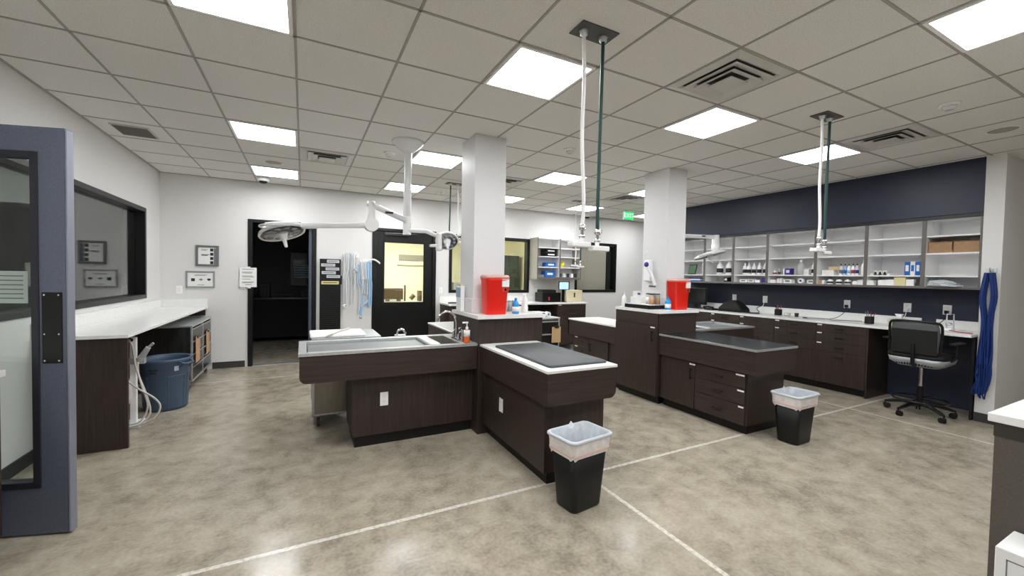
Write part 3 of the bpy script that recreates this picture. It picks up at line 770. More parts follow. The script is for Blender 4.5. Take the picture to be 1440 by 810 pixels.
def f_door(y0, y1, z0, z1, hy, tapey):
    def fn(t, xf):
        d = front('door', t, xf, y0, y1, z0, z1); pull_z(d, xf-.018, hy, z1-.13)
        if tapey: tape(d, xf-.018, tapey[0], tapey[1], z1-.025)
    return fn
def f_drawer(y0, y1, z0, z1, tapey=None, tz=None):
    def fn(t, xf):
        d = front('drawer', t, xf, y0, y1, z0, z1, M_woodh); pull_y(d, xf-.018, (y0+y1)/2, (z0+z1)/2 if z1-z0 < .2 else z1-.08)
        if tapey: tape(d, xf-.018, tapey[0], tapey[1], z1-.02)
    return fn
exam_table(3.83, 4.5, 2.37, 3.55, 'dark wood exam table with drawers and shiny grey steel top', 1,
    [f_door(3.06, 3.54, .1, .612, 3.1, (3.055, 3.13)), f_drawer(2.48, 3.055, .46, .612, (2.49, 2.58)), f_drawer(2.48, 3.055, .30, .457, (2.49, 2.56)), f_drawer(2.48, 3.055, .1, .297, (2.49, 2.545))], M_top)
exam_table(3.83, 4.45, 4.312, 5.45, 'dark wood exam table with white top, behind the right block', -1,
    [f_drawer(4.95, 5.3, .47, .612, (5.22, 5.29)), f_drawer(4.95, 5.3, .32, .467, (5.22, 5.29)), f_drawer(4.95, 5.3, .1, .317), f_door(4.5, 4.945, .1, .612, 4.88, None)], M_quartz)
exam_table(1.53, 2.15, 4.332, 5.5, 'dark wood table with steel top behind the left block', -1, [], M_steel)

# --- run of drawer cabinets under the right-hand counter
XF = 6.625
seams = [(2.635, 3.23), (3.23, 3.82), (3.82, 4.40), (4.40, 4.95), (4.95, 5.5)]
names = ['drawer cabinet beside the knee space, with four black pulls', 'second drawer cabinet from the knee space', 'middle drawer cabinet of the right-hand run',
         'fourth drawer cabinet from the knee space, partly behind the wash station', 'farthest drawer cabinet of the right-hand run']
for k, (a, b_) in enumerate(seams):
    t = thing('drawer_cabinet', 'dark wood '+names[k], 'cabinet', (XF+.28, (a+b_)/2, 0), 'drawer cabinets under the right-hand counter')
    B().box(XF, 7.195, a+.001, b_-.001, .1, .94).build('carcass', M_wood, t, bevel=.0015)
    B().box(XF+.06, 7.19, a+.001, b_-.001, 0, .1).build('toe_kick', M_kick, t)
    for n_, (z0, z1) in enumerate(((.825, .94), (.685, .825), (.55, .685), (.1, .55))):
        d = front('drawer', t, XF, a, b_, z0, z1, M_wood)
        pull_y(d, XF-.018, (a+b_)/2, (z0+z1)/2 if n_ < 3 else .49)
        if n_ in ((0, 1, 2) if k == 0 else (0, 1)): tape(d, XF-.018, b_-.075, b_-.015, z1-.02)
    if k == 0:
        B().box(XF-.018, 7.19, a-.022, a-.001, 0, .94).build('end_panel', M_wood, t, bevel=.0015)
t = thing('long_counter', 'long white quartz counter along the navy wall', 'counter', (6.9, 3.6, .94))
B().box(6.594, 7.195, 1.69, 5.6, .94, .972).build('worktop', M_quartz, t, bevel=.003)
B().box(7.175, 7.197, 1.69, 2.15, .973, 1.085).box(7.175, 7.197, 2.29, 5.6, .973, 1.085).build('backsplash', M_quartz, t, bevel=.002)
o = B().box(6.72, 7.19, 1.69, 1.71, .0, .938).build('support_panel', M_blackm); tag(o, 'narrow black support panel at the right end of the knee space', 'panel')

# --- open wall cabinets above the counter
ys = [1.685, 2.17, 2.745, 3.355, 4.065, 4.66, 5.24, 5.85]
UN = ['rightmost open white wall cabinet, holding two cardboard boxes', 'open white wall cabinet with blue and white packets', 'open white wall cabinet with capped bottles in two rows',
      'open white wall cabinet with a purple box and a tall jug', 'open white wall cabinet with a row of spray bottles', 'open white wall cabinet right of the pillar, behind the lamp head', 'open white wall cabinet partly hidden by the right pillar']
ZS = [1.505, 1.635, 1.905, 2.115, 2.31]
for k in range(7):
    a, b_ = ys[k], ys[k+1]; x0, x1 = 6.775, 7.195
    t = thing('open_wall_cabinet', UN[k], 'cabinet', ((x0+x1)/2, (a+b_)/2, 1.475), 'open white wall cabinets on the navy wall')
    B().box(x0, x1, a, a+.018, 1.48, 2.33).box(x0, x1, b_-.018, b_, 1.48, 2.33).box(x1-.012, x1, a+.018, b_-.018, 1.48, 2.33).box(x0, x1-.012, a+.018, b_-.018, 2.312, 2.33).box(x0, x1-.012, a+.018, b_-.018, 1.48, 1.503).build('case', M_lam, t)
    e = B().box(x0-.008, x0, a, a+.02, 1.474, 2.312).box(x0-.008, x0, b_-.02, b_, 1.474, 2.312).box(x0-.008, x0, a+.02, b_-.02, 1.474, 1.502)
    e.build('face_edge', M_taupe, t)
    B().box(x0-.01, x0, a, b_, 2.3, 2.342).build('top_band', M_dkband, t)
    B().box(x0, x1, a, b_, 1.473, 1.479).build('underside', M_taupe, t)
    for z in ZS[1:4]:
        B().box(x0+.02, x1-.012, a+.019, b_-.019, z-.018, z).build('shelf', M_lam, t)
# ---------------------------------------------------------------- left counter and what is under it
t = thing('long_counter', 'white counter on dark end panels under the left window', 'counter', (-1.6, 6.1, 0))
B().box(XL+.003, -1.305, 4.5, YF-.003, .945, .975).build('worktop', M_quartz, t, bevel=.003)
B().box(XL+.003, -1.31, YF-.022, YF-.003, .976, 1.09).box(XL+.003, XL+.022, 4.5, YF-.022, .976, 1.09).build('backsplash', M_quartz, t, bevel=.002)
B().box(XL+.004, -1.32, 4.53, 4.56, 0, .945).build('end_panel', M_wood, t, bevel=.002)
B().box(XL+.004, -1.84, 4.56, 7.69, .1, .944).box(XL+.004, -1.33, 7.66, 7.69, .84, .944).build('back_panel', M_wood, t)

# stainless rack with two clipboards
def caster(par, x, y, r=.045, m=None):
    c = B().cyl((x-.014, y, r), (x+.014, y, r), r, n=20).build('caster', m or mat('caster_grey', '4a4a4c', .5), par, bevel=.004)
    B().tube([(x-.022, y, r), (x-.022, y, r*1.7), (x, y+.01, r*2.1), (x+.022, y, r*1.7), (x+.022, y, r)], .005, 6).build('fork', M_steel, c)
def rack(lab, x0, x1, y0, y1, z0, z1, shelves, clip, open_face, cl=True):
    t = thing('steel_cart', lab, 'cart', ((x0+x1)/2, (y0+y1)/2, 0))
    b = B(); p = .022
    for x in (x0, x1-p):
        for y in (y0, y1-p): b.box(x, x+p, y, y+p, z0, z1)
    b.box(x0, x1, y0, y0+p, z0, z0+p).box(x0, x1, y1-p, y1, z0, z0+p).box(x0, x0+p, y0, y1, z0, z0+p).box(x1-p, x1, y0, y1, z0, z0+p)
    b.build('frame', M_steel, t, bevel=.003)
    B().box(x0-.004, x1+.004, y0-.004, y1+.004, z1, z1+.022).build('top', M_steel, t, bevel=.004)
    B().box(x0+p*.5, x0+p*.5+.004, y0+p, y1-p, z0+p, z1).box(x0+p, x1-p, y0+.006, y0+.01, z0+p, z1).box(x0+p, x1-p, y1-.01, y1-.006, z0+p, z1).box(x0+p, x1-p, y0+p, y1-p, z0, z0+.006).build('side_panel', M_steeld, t)
    for yb in ((y0+.06), (y1-.06)):
        for xb in ((x0+.06), (x1-.06)): caster(t, xb, yb)
    return t
t = rack('stainless cabinet on casters under the left counter, two tan clipboards on it', -1.83, -1.25, 6.44, 7.62, .1, .8, 3, 2, True)
ym = 7.03
for (a, b_) in ((6.465, ym-.01), (ym+.01, 7.6)):
    for k in range(4):
        z0 = .14+k*.163; d = B().box(-1.262, -1.25, a, b_, z0, z0+.15).build('drawer', M_steeld, t, bevel=.003)
        B().box(-1.25, -1.243, a, b_, z0+.14, z0+.15).build('drawer_lip', M_steel, d)
B().box(-1.272, -1.244, ym-.01, ym+.01, .1, .8).build('mid_post', M_steel, t)
for (y, lab) in ((6.66, 'tan clipboard hanging on the steel cabinet, near one'), (7.3, 'tan clipboard hanging on the steel cabinet, far one')):
    c = thing('clipboard', lab, 'clipboard', (-1.235, y, .45))
    B().box(-1.238, -1.232, y-.11, y+.11, .32, .66).build('board', M_tan, c, bevel=.0015)
    B().box(-1.232, -1.222, y-.05, y+.05, .635, .665).cyl((-1.228, y-.05, .66), (-1.228, y+.05, .66), .007, n=8).build('clip', M_steeld, c)

# round blue-grey bin
bx, by = -1.35, 5.74
t = thing('utility_bin', 'round blue-grey plastic bin under the left counter', 'bin', (bx, by, 0))
B().lathe((bx, by, 0), [(.0, .02), (.175, .02), (.18, .0), (.188, .0), (.192, .03), (.215, .5), (.228, .52), (.234, .545), (.226, .56), (.21, .55), (.205, .5), (.18, .04), (.0, .035)], 40).build('barrel', M_bin, t)
rb = B()
for a0 in (-1.25, -.3, -2.9):
    for a in (a0, a0+.75):
        rb.cyl((bx+.19*math.cos(a), by+.19*math.sin(a), .04), (bx+.208*math.cos(a), by+.208*math.sin(a), .37), .006, n=8)
    rb.tube([(bx+.2085*math.cos(a0+k*.075), by+.2085*math.sin(a0+k*.075), .375) for k in range(11)], .006, 8)
rb.build('moulded_rib', M_bin, t)
for a in (-.55, 2.6):
    h = B(); ca, sa = math.cos(a), math.sin(a); tx, ty = -sa, ca
    P_ = lambda o, s_, z: (bx+ca*o+tx*s_, by+sa*o+ty*s_, z)
    h.tube([P_(.222, -.07, .53), P_(.265, -.065, .51), P_(.275, 0, .5), P_(.265, .065, .51), P_(.222, .07, .53)], .011, 8)
    h.tube([P_(.215, -.06, .46), P_(.262, -.06, .505)], .008, 8).tube([P_(.215, .06, .46), P_(.262, .06, .505)], .008, 8)
    h.build('handle', M_bin, t)
B().box(-.02, .02, -.003, .003, -.025, .025, M=Matrix.Translation((bx+.228*math.cos(-.95), by+.228*math.sin(-.95), .46)) @ Matrix.Rotation(-.95+PI/2, 4, 'Z')).build('tag_sticker', mat('sticker', 'aab6c4', .5), t)
for i, (z, n_) in enumerate(((.455, 6), (.425, 4))):
    b = B()
    for k in range(n_):
        a = -2.02+k*.07+i*.05; r_ = .2185-.0005*i
        b.box(-.006, .006, -.0015, .0015, -.008, .008, M=Matrix.Translation((bx+(r_-.004)*math.cos(a), by+(r_-.004)*math.sin(a), z)) @ Matrix.Rotation(a+PI/2, 4, 'Z'))
    b.build('raised_lettering', M_ink, t)

# anaesthesia hose stand by the end panel
hx, hy = -1.47, 5.2
t = thing('hose_stand', 'white pole stand with coiled pale hoses beside the round bin', 'hose stand', (hx, hy, 0))
B().box(hx-.025, hx+.025, hy-.02, hy+.02, .02, .86).build('pole', M_white, t, bevel=.006)
B().box(hx-.15, hx+.07, hy-.12, hy+.12, 0, .022).build('foot', M_white, t, bevel=.006)
B().box(hx-.07, hx+.09, hy-.03, hy+.03, .6, .66).cyl((hx+.05, hy-.01, .64), (hx+.12, hy-.03, .76), .03, .022).cyl((hx+.12, hy-.03, .76), (hx+.16, hy-.04, .8), .012).build('manifold', M_clear, t, bevel=.004)
M_hose = mat('pale_hose', 'c9c5bd', .4)
for k, pts in enumerate((
    [(hx-.06, hy-.03, .85), (hx-.0, hy-.05, .8), (hx+.03, hy-.06, .6), (hx+.08, hy-.08, .4), (hx+.13, hy-.1, .2), (hx+.08, hy-.12, .06), (hx-.04, hy-.12, .04), (hx-.1, hy-.1, .03)],
    [(hx-.06, hy-.04, .62), (hx-.06, hy-.06, .5), (hx+.05, hy-.09, .38), (hx+.19, hy-.12, .27), (hx+.235, hy-.14, .18), (hx+.18, hy-.16, .08), (hx+.02, hy-.17, .03), (hx-.12, hy-.15, .025)],
    [(hx+.04, hy-.03, .62), (hx+.05, hy-.05, .5), (hx+.11, hy-.06, .3), (hx+.14, hy-.07, .12), (hx+.06, hy-.08, .02), (hx-.08, hy-.06, .02)],
    [(hx-.09, hy-.02, .62), (hx-.1, hy-.04, .4), (hx-.07, hy-.05, .2), (hx-.09, hy-.05, .05)])):
    B().tube(pts, .0085, 8, sub=6).build('hose', M_hose, t)
B().lathe((hx-.06, hy-.03, .2), [(0, 0), (.04, .02), (.055, .1), (.05, .2), (.02, .3), (.012, .34)], 16).build('breathing_bag', M_bagw, t)
B().tube([(hx-.09, hy-.02, .85), (hx-.05, hy-.05, .88), (hx, hy-.03, .84), (hx-.04, hy, .82), (hx-.09, hy-.02, .85)], .008, 8, sub=5).build('coiled_cable', M_ink, t)

# near-left cabinet in front of the open door
t = thing('near_cabinet', 'dark cabinet with white top at the left edge, before the open door', 'cabinet', (-1.75, 2.6, 0))
B().box(-2.3, -1.415, 1.9, 3.115, .1, .945).build('carcass', M_wood, t, bevel=.002)
B().box(-2.3, -1.46, 1.9, 3.1, 0, .1).build('toe_kick', M_kick, t)
B().box(-2.32, -1.4, 1.88, 3.13, .945, .978).build('worktop', M_quartz, t, bevel=.003)
# near-right counter and carton
t = thing('near_counter', 'white topped taupe cabinet at the bottom right corner', 'counter', (3.3, .1, 0))
B().box(2.655, 4.1, -.75, .62, .935, .972).build('worktop', M_quartz, t, bevel=.004)
B().box(2.665, 4.09, -.74, .6, .0, .93).build('carcass', noise_mat('taupe_cabinet', '514b45', '5a544d', nscale=120, rough=.5), t, bevel=.002)
B().box(2.663, 4.09, -.74, .602, .875, .934).build('dark_reveal', mat('reveal', '35312d', .5), t)
bx0 = 2.40
t = thing('carton', 'white printed carton at the bottom right corner beside the counter', 'carton', (2.52, .4, 0))
B().box(bx0+.03, 2.655, .22, .53, .0, .5).build('box', M_paper, t, bevel=.004)
b = B()
b.box(bx0+.029, bx0+.03, .26, .5, .36, .364).box(bx0+.029, bx0+.03, .26, .5, .46, .464).box(bx0+.029, bx0+.03, .26, .264, .36, .464).box(bx0+.029, bx0+.03, .496, .5, .36, .464)
for k in range(5): b.box(bx0+.029, bx0+.03, .3, .47, .32-k*.03, .328-k*.03)
b.box(bx0+.06, 2.62, .53, .531, .40, .44)
b.build('printed_marks', M_inkg, t)

# ---------------------------------------------------------------- waste bins
def waste_bin(cx, cy, rot, lab, h=.49):
    t = thing('waste_bin', lab, 'trash can', (cx, cy, 0), 'black waste bins with grey liners')
    M = Matrix.Translation((cx, cy, 0)) @ Matrix.Rotation(rot, 4, 'Z')
    def ring(hx_, hy_, z, r=.04, wob=0, seed=0):
        rn = random.Random(seed); out = []
        for k, (x, y) in enumerate(rrect(hx_, hy_, r, 6)):
            w_ = wob*(math.sin(k*1.9+seed)+.5*math.sin(k*3.1)); out.append(Vector((x, y, z+w_)))
        return out
    B().rings([ring(.125, .09, 0), ring(.13, .095, .01), ring(.168, .118, h-.03), ring(.166, .116, h-.03), ring(.127, .091, .02)], M=M).build('bin_body', M_binb, t)
    lin_ = B().rings([ring(.17, .12, h-.125, wob=.008, seed=1), ring(.176, .127, h-.1, wob=.004), ring(.179, .128, h-.05), ring(.183, .132, h-.022)], cap0=False, cap1=False, M=M).build('liner_cuff', M_bagw, t)
    B().rings([ring(.1765, .1268, h-.105, wob=.006, seed=1), ring(.179, .129, h-.098, wob=.006, seed=1), ring(.178, .128, h-.094, wob=.006, seed=1)], cap0=False, cap1=False, M=M).build('drawstring', M_pink, lin_)
    B().rings([ring(.184, .134, h-.022), ring(.19, .14, h-.015), ring(.19, .14, h-.004), ring(.183, .133, h+.003), ring(.172, .122, h), ring(.17, .12, h-.012)], cap0=False, cap1=False, M=M).build('rim', M_rim, t)
    rs = [ring(.171, .121, h-.006), ring(.158, .109, h-.03), ring(.152, .103, h-.08, wob=.004, seed=3), ring(.13, .09, h-.2, wob=.01, seed=5), ring(.1, .07, h-.28, wob=.01, seed=2), ring(.05, .04, h-.3, .02)]
    B().rings(rs, cap0=False, M=M).build('bag_inside', M_bag, t)
    B().add([(-.02, .12, h-.02), (.03, .118, h+.03), (.08, .12, h-.02), (.06, .1, h-.12), (0, .1, h-.14), (.03, .125, h-.02)], [(0, 1, 3, 4), (1, 2, 3), (0, 5, 1), (5, 2, 1)], smooth=True, M=M).build('bag_fold', M_bag, t)
waste_bin(1.662, 2.205, math.radians(8), 'black waste bin with grey liner at the end of the nearest exam table')
waste_bin(4.2, 2.21, math.radians(2), 'black waste bin with grey liner beside the steel topped exam table', .47)

# ---------------------------------------------------------------- steel unit behind the tub
t = rack('vented stainless unit on casters showing under the wash tub', .08, .72, 4.38, 4.95, .12, .86, 2, 0, False)
B().box(.102, .7, 4.374, 4.38, .14, .86).build('front_panel', noise_mat('satin_steel', '8d877d', '9a948a', scale=(1, 1, .1), nscale=30, rough=.35, metal=.6), t)
b = B()
for r_ in range(2):
    for k in range(11): b.box(.13+k*.045, .15+k*.045, 4.3725, 4.374, .55+r_*.055, .59+r_*.055)
b.build('vent_slot', M_blackm, t)
B().box(.32, .52, 4.372, 4.374, .47, .51).build('rating_plate', M_paper, t)
t = thing('padded_board', 'white padded board with a pale strap lying behind the wash tub', 'board', (.35, 4.6, .882))
B().box(.06, .58, 4.4, 4.85, .883, .908).build('pad', M_white, t, bevel=.012)
B().tube([(.2, 4.395, .89), (.25, 4.4, .915), (.32, 4.55, .92), (.42, 4.7, .925), (.46, 4.86, .91)], .009, 8, sub=4).build('strap', mat('strap_beige', 'c9c3b6', .6), t)
t = thing('wire_tray_handle', 'small chrome bent handle standing behind the middle of the tub', 'handle', (.92, 4.45, .87))
B().box(.88, .99, 4.42, 4.5, .8, .872).build('block', M_steel, t, bevel=.004)
B().tube([(.9, 4.44, .87), (.91, 4.44, .92), (.96, 4.44, .93), (.99, 4.44, .88)], .012, 8, sub=4).build('loop', M_chrome, t)
B().box(.88, .99, 4.42, 4.5, 0, .8).build('pedestal', M_steeld, t)

# cage cart right of the left block
t = rack('slim stainless drawer cart behind the left block, clipboard on its side', 2.46, 2.99, 4.45, 4.95, .1, .98, 4, 1, True)
for k in range(5):
    z0 = .15+k*.165; d = B().box(2.485, 2.965, 4.44, 4.452, z0, z0+.15).build('drawer', mat('drawer_dark', '2d2b2a', .35, .5), t, bevel=.003)
    B().box(2.485, 2.965, 4.428, 4.44, z0+.135, z0+.15).build('drawer_lip', M_steel, d)
c = thing('clipboard', 'tan clipboard hanging on the slim cart behind the left block', 'clipboard', (2.88, 4.41, .6))
B().box(2.85, 2.985, 4.415, 4.421, .68, .885).build('board', mat('tan_board_light', 'c6a67c', .6), c, bevel=.0015)
B().box(2.89, 2.95, 4.403, 4.415, .87, .9).cyl((2.92, 4.41, .9), (2.92, 4.41, .94), .006, n=8).build('clip', M_steeld, c)
for i, (x, y, w_, h_, m_, lab) in enumerate(((2.68, 4.56, .11, .07, M_white, 'small white box with a dark round mark on the slim cart'), (2.6, 4.76, .11, .05, M_purple, 'purple and white box at the back of the slim cart'))):
    o = thing('supply_box', lab, 'box', (x, y, 1.003)); B().box(x-w_, x+w_, y-.08, y+.08, 1.003, 1.003+h_).build('box', M_white if i == 0 else M_purple, o, bevel=.003)
    if i == 0: B().cyl((x+.05, y-.0815, 1.035), (x+.05, y-.08, 1.035), .02).box(x+.06, x+.1, y-.0815, y-.08, 1.05, 1.065).build('print', M_ink, o)
    else: B().box(x-.1, x+.02, y-.0815, y-.08, 1.01, 1.045).build('print', M_paper, o)
o = thing('tape_roll', 'white tape roll at the right edge of the slim cart', 'tape roll', (2.86, 4.55, 1.003))
B().cyl((2.86, 4.52, 1.038), (2.86, 4.58, 1.038), .035, n=20).build('roll', M_paper, o); B().cyl((2.86, 4.517, 1.038), (2.86, 4.583, 1.038), .015, n=14).build('core', M_inkg, o)

# ---------------------------------------------------------------- drafting chair
cx, cy = 6.42, 2.03
t = thing('drafting_chair', 'tall black mesh drafting chair pulled up to the knee space', 'chair', (cx, cy, 0))
for k in range(5):
    a = math.radians(20+72*k); ca, sa = math.cos(a), math.sin(a)
    leg = B().tube([(cx+.03*ca, cy+.03*sa, .13), (cx+.15*ca, cy+.15*sa, .13), (cx+.31*ca, cy+.31*sa, .085)], [.025, .022, .015], 10, sub=0).build('leg', M_black, t)
    x, y = cx+.31*ca, cy+.31*sa
    B().cyl((x-.02*sa-.02*ca, y+.02*ca-.02*sa, .03), (x-.008*sa-.02*ca, y+.008*ca-.02*sa, .03), .03, n=18).cyl((x+.008*sa-.02*ca, y-.008*ca-.02*sa, .03), (x+.02*sa-.02*ca, y-.02*ca-.02*sa, .03), .03, n=18).cyl((x, y, .03), (x, y, .09), .008, n=8).box(-.025, .015, -.012, .012, .03, .062, M=Matrix.Translation((x, y, 0)) @ Matrix.Rotation(a, 4, 'Z')).build('caster', M_blackm, leg)
B().cyl((cx, cy, .1), (cx, cy, .34), .032, .028).build('gas_lift_housing', M_black, t)
B().cyl((cx, cy, .34), (cx, cy, .56), .016).build('gas_lift_rod', M_chrome, t)
B().tube([(cx+.24*math.cos(k*PI/12), cy+.24*math.sin(k*PI/12), .185) for k in range(24)], .011, 8, closed=True).tube([(cx-.24, cy, .185), (cx, cy, .2), (cx+.24, cy, .185)], .008, 8).tube([(cx, cy-.24, .185), (cx, cy, .2), (cx, cy+.24, .185)], .008, 8).build('foot_ring', M_black, t)
# seat: rounded pan and cushion
pan = rrect(.23, .255, .1, 6)
B().rings([[Vector((cx+a*s, cy+b_*s, z)) for a, b_ in pan] for s, z in ((.3, .565), (.7, .578), (.95, .625), (1, .68))]).build('seat_pan', mat('silver_seat_pan', '9ea2a6', .4, .3), t)
B().rings([[Vector((cx+a*s, cy+b_*s, z)) for a, b_ in pan] for s, z in ((1.0, .681), (1.03, .70), (1, .725), (.9, .735))]).build('seat', M_blackm, t)
slots = B()
for k in range(13):
    y = cy-.15+k*.025; slots.box(cx-.222+abs(k-6)*.004, cx-.2+abs(k-6)*.004, y, y+.01, .598, .625)
slots.build('vent_slot', M_blackm, t)
# back: curved frame with mesh
def back(y, z):      # bowed surface
    return Vector((cx-.2+.0*z-.03*math.cos((y-cy)/.22*1.4)+ (z-.85)*-.06, y, z))
fr_ = [(-.19, .74), (-.215, .85), (-.225, 1.0), (-.215, 1.075), (-.17, 1.1), (0, 1.105), (.17, 1.1), (.215, 1.075), (.225, 1.0), (.215, .85), (.19, .74), (0, .72)]
B().tube([back(cy+a, z) for a, z in fr_], .013, 10, closed=True, sub=4).build('back_frame', M_black, t)
b = B(); n1, n2 = 14, 12; vs = []
for i in range(n2+1):
    for k in range(n1+1):
        z = .735+(1.09-.735)*i/n2; half = .195+.02*math.sin(PI*i/n2); y = cy-half+2*half*k/n1
        vs.append(back(y, z))
fs = [(i*(n1+1)+k, i*(n1+1)+k+1, (i+1)*(n1+1)+k+1, (i+1)*(n1+1)+k) for i in range(n2) for k in range(n1)]
b.add(vs, fs, 0, True); bo = b.build('backrest', M_mesh, t)
md = bo.modifiers.new('thick', 'SOLIDIFY'); md.thickness = .006
B().box(cx-.246, cx-.234, cy-.195, cy+.195, .735, 1.01).build('lumbar_pad', M_blackm, t, bevel=.005)
B().tube([(cx-.1, cy, .62), (cx-.22, cy, .6), (cx-.25, cy, .7), (cx-.24, cy, .85)], .018, 10, sub=4).build('back_stem', M_black, t)
for s in (-1, 1):
    B().tube([(cx-.05, cy+.2*s, .66), (cx-.04, cy+.28*s, .7), (cx-.03, cy+.29*s, .86)], .013, 8, sub=4).build('arm_post', M_black, t)
    B().box(cx-.13, cx+.12, cy+.255*s-.0, cy+.325*s, .86, .885).build('armrest', M_blackm, t, bevel=.01)
# ---------------------------------------------------------------- far wall fittings
def lines(b, x0, x1, y, zs, h=.004, m=1, jag=None):
    for k, z in enumerate(zs):
        b.box(x0+.0, x1-(.02 if k % 2 else 0)-(.03 if k % 3 == 2 else 0), y-.0006, y, z, z+h, m)
yf = YF
def framed(name, lab, x0, x1, z0, z1, fw_, mf, marks):
    t = thing(name, lab, 'framed notice', ((x0+x1)/2, yf, z0))
    B().box(x0, x1, yf-.022, yf-.001, z0, z0+fw_).box(x0, x1, yf-.022, yf-.001, z1-fw_, z1).box(x0, x0+fw_, yf-.022, yf-.001, z0+fw_, z1-fw_).box(x1-fw_, x1, yf-.022, yf-.001, z0+fw_, z1-fw_).build('frame', mf, t, bevel=.003)
    B().box(x0+fw_, x1-fw_, yf-.012, yf-.002, z0+fw_, z1-fw_).build('sheet', M_paper, t)
    b = B(); marks(b); b.build('printed_marks', [M_ink, M_inkg], t)
def mk1(b):
    lines(b, -1.385, -1.30, yf-.013, [1.845, 1.83], .006, 1); lines(b, -1.385, -1.285, yf-.013, [1.765, 1.752], .009, 0)
    for z in (1.625, 1.69, 1.755, 1.82): b.box(-1.275, -1.235, yf-.0135, yf-.012, z, z+.045, 0)
    b.box(-1.23, -1.195, yf-.0135, yf-.012, 1.61, 1.87, 1)
def mk2(b):
    lines(b, -1.47, -1.31, yf-.013, [1.455, 1.444], .005, 1); lines(b, -1.43, -1.35, yf-.013, [1.305], .006, 1)
    b.box(-1.51, -1.465, yf-.0135, yf-.012, 1.36, 1.405, 0)
    b.prism([(-1.42, 1.385), (-1.39, 1.37), (-1.36, 1.385), (-1.39, 1.405)], 1, yf-.0135, yf-.012, 1)
    b.prism([(-1.315, 1.385), (-1.29, 1.365), (-1.265, 1.385), (-1.27, 1.4), (-1.29, 1.405), (-1.31, 1.4)], 1, yf-.0135, yf-.012, 0)
framed('framed_notice', 'square dark grey framed notice, the upper one on the far wall at left', -1.455, -1.165, 1.59, 1.91, .032, M_frameg, mk1)
framed('framed_certificate', 'wide silver framed certificate, the lower one on the far wall at left', -1.575, -1.215, 1.26, 1.515, .024, M_frames, mk2)
def plate(x, z, lab, name='outlet_plate', cat='wall outlet', w_=.038, h_=.058):
    t = thing(name, lab, cat, (x, yf, z-h_))
    B().box(x-w_, x+w_, yf-.008, yf-.0005, z-h_, z+h_).build('plate', M_white, t, bevel=.002)
    B().box(x-.016, x+.016, yf-.011, yf-.008, z-.033, z+.033).build('rocker', M_paper, t, bevel=.001)
plate(-1.655, 1.23, 'white wall outlet below and left of the framed certificate')
plate(2.385, 1.23, 'white light switch on the wall right of the black door', 'light_switch', 'light switch')
t = thing('paper_notice', 'white typed paper notice taped to the left side of the dark doorway', 'paper notice', (-.775, yf-.02, 1.27))
B().box(-.895, -.665, yf-.024, yf-.0225, 1.275, 1.585).build('sheet', M_paper, t)
b = B(); lines(b, -.86, -.70, yf-.0242, [1.555, 1.51, 1.495, 1.45, 1.435, 1.40, 1.355, 1.34], .006, 0); lines(b, -.82, -.73, yf-.0242, [1.31], .006, 0); b.build('typed_lines', M_ink, t)
B().box(-.80, -.75, yf-.026, yf-.0238, 1.575, 1.60).box(-.79, -.745, yf-.026, yf-.0238, 1.255, 1.285).build('tape', M_lam, t)

t = thing('chart_rack', 'tall black slotted rack with white labels beside the dark doorway', 'wall rack', (.42, yf, .3))
B().box(.25, .58, yf-.05, yf-.002, .25, 1.765).build('rack_body', M_blackm, t, bevel=.003)
b = B()
for k in range(30): b.box(.262, .568, yf-.056, yf-.05, .29+k*.034, .3+k*.034)
b.build('slot_ledge', mat('rack_ledge', '17171a', .4), t)
for x0, x1, z in ((.36, .555, 1.70), (.27, .49, 1.635), (.34, .555, 1.57), (.28, .5, 1.505), (.355, .57, 1.44)):
    l = B().box(x0, x1, yf-.057, yf-.05, z, z+.05).build('white_label', mat('label_grey', 'c4c4c8', .5), t)
    B().box(x0+.02, x1-.03, yf-.0575, yf-.057, z+.02, z+.03).build('label_text', M_inkg, l)
l = B().box(.275, .55, yf-.057, yf-.05, 1.33, 1.385).build('yellow_label', mat('label_yellow', 'd9cd8f', .5), t)
B().box(.3, .52, yf-.0575, yf-.057, 1.352, 1.364).build('label_text', M_ink, l)
B().box(.58, .6, yf-.045, yf-.01, 1.33, 1.48).build('side_clip', mat('clip_navy', '1c2436', .5), t)

t = thing('tubing_rack', 'white and pale blue breathing tubes hanging from wall hooks by the black door', 'hanging tubes', (.85, yf, .8))
B().box(.62, .88, yf-.012, yf-.001, 1.8, 1.87).box(.9, 1.1, yf-.012, yf-.001, 1.72, 1.77).build('hook_rail', M_white, t, bevel=.002)
b = B()
for x in (.66, .72, .78, .84): b.tube([(x, yf-.01, 1.86), (x, yf-.07, 1.87), (x, yf-.09, 1.91)], .006, 6, sub=3)
for x in (.93, .99, 1.05): b.tube([(x, yf-.01, 1.75), (x, yf-.07, 1.75), (x, yf-.08, 1.79)], .006, 6, sub=3)
b.tube([(1.05, yf-.03, 1.77), (1.13, yf-.06, 1.78), (1.2, yf-.07, 1.74), (1.23, yf-.08, 1.71)], .015, 8, sub=4)
b.build('hook', M_white, t)
M_tubew = mat('translucent_white_tube', 'd8dbde', .35)
rn = random.Random(3)
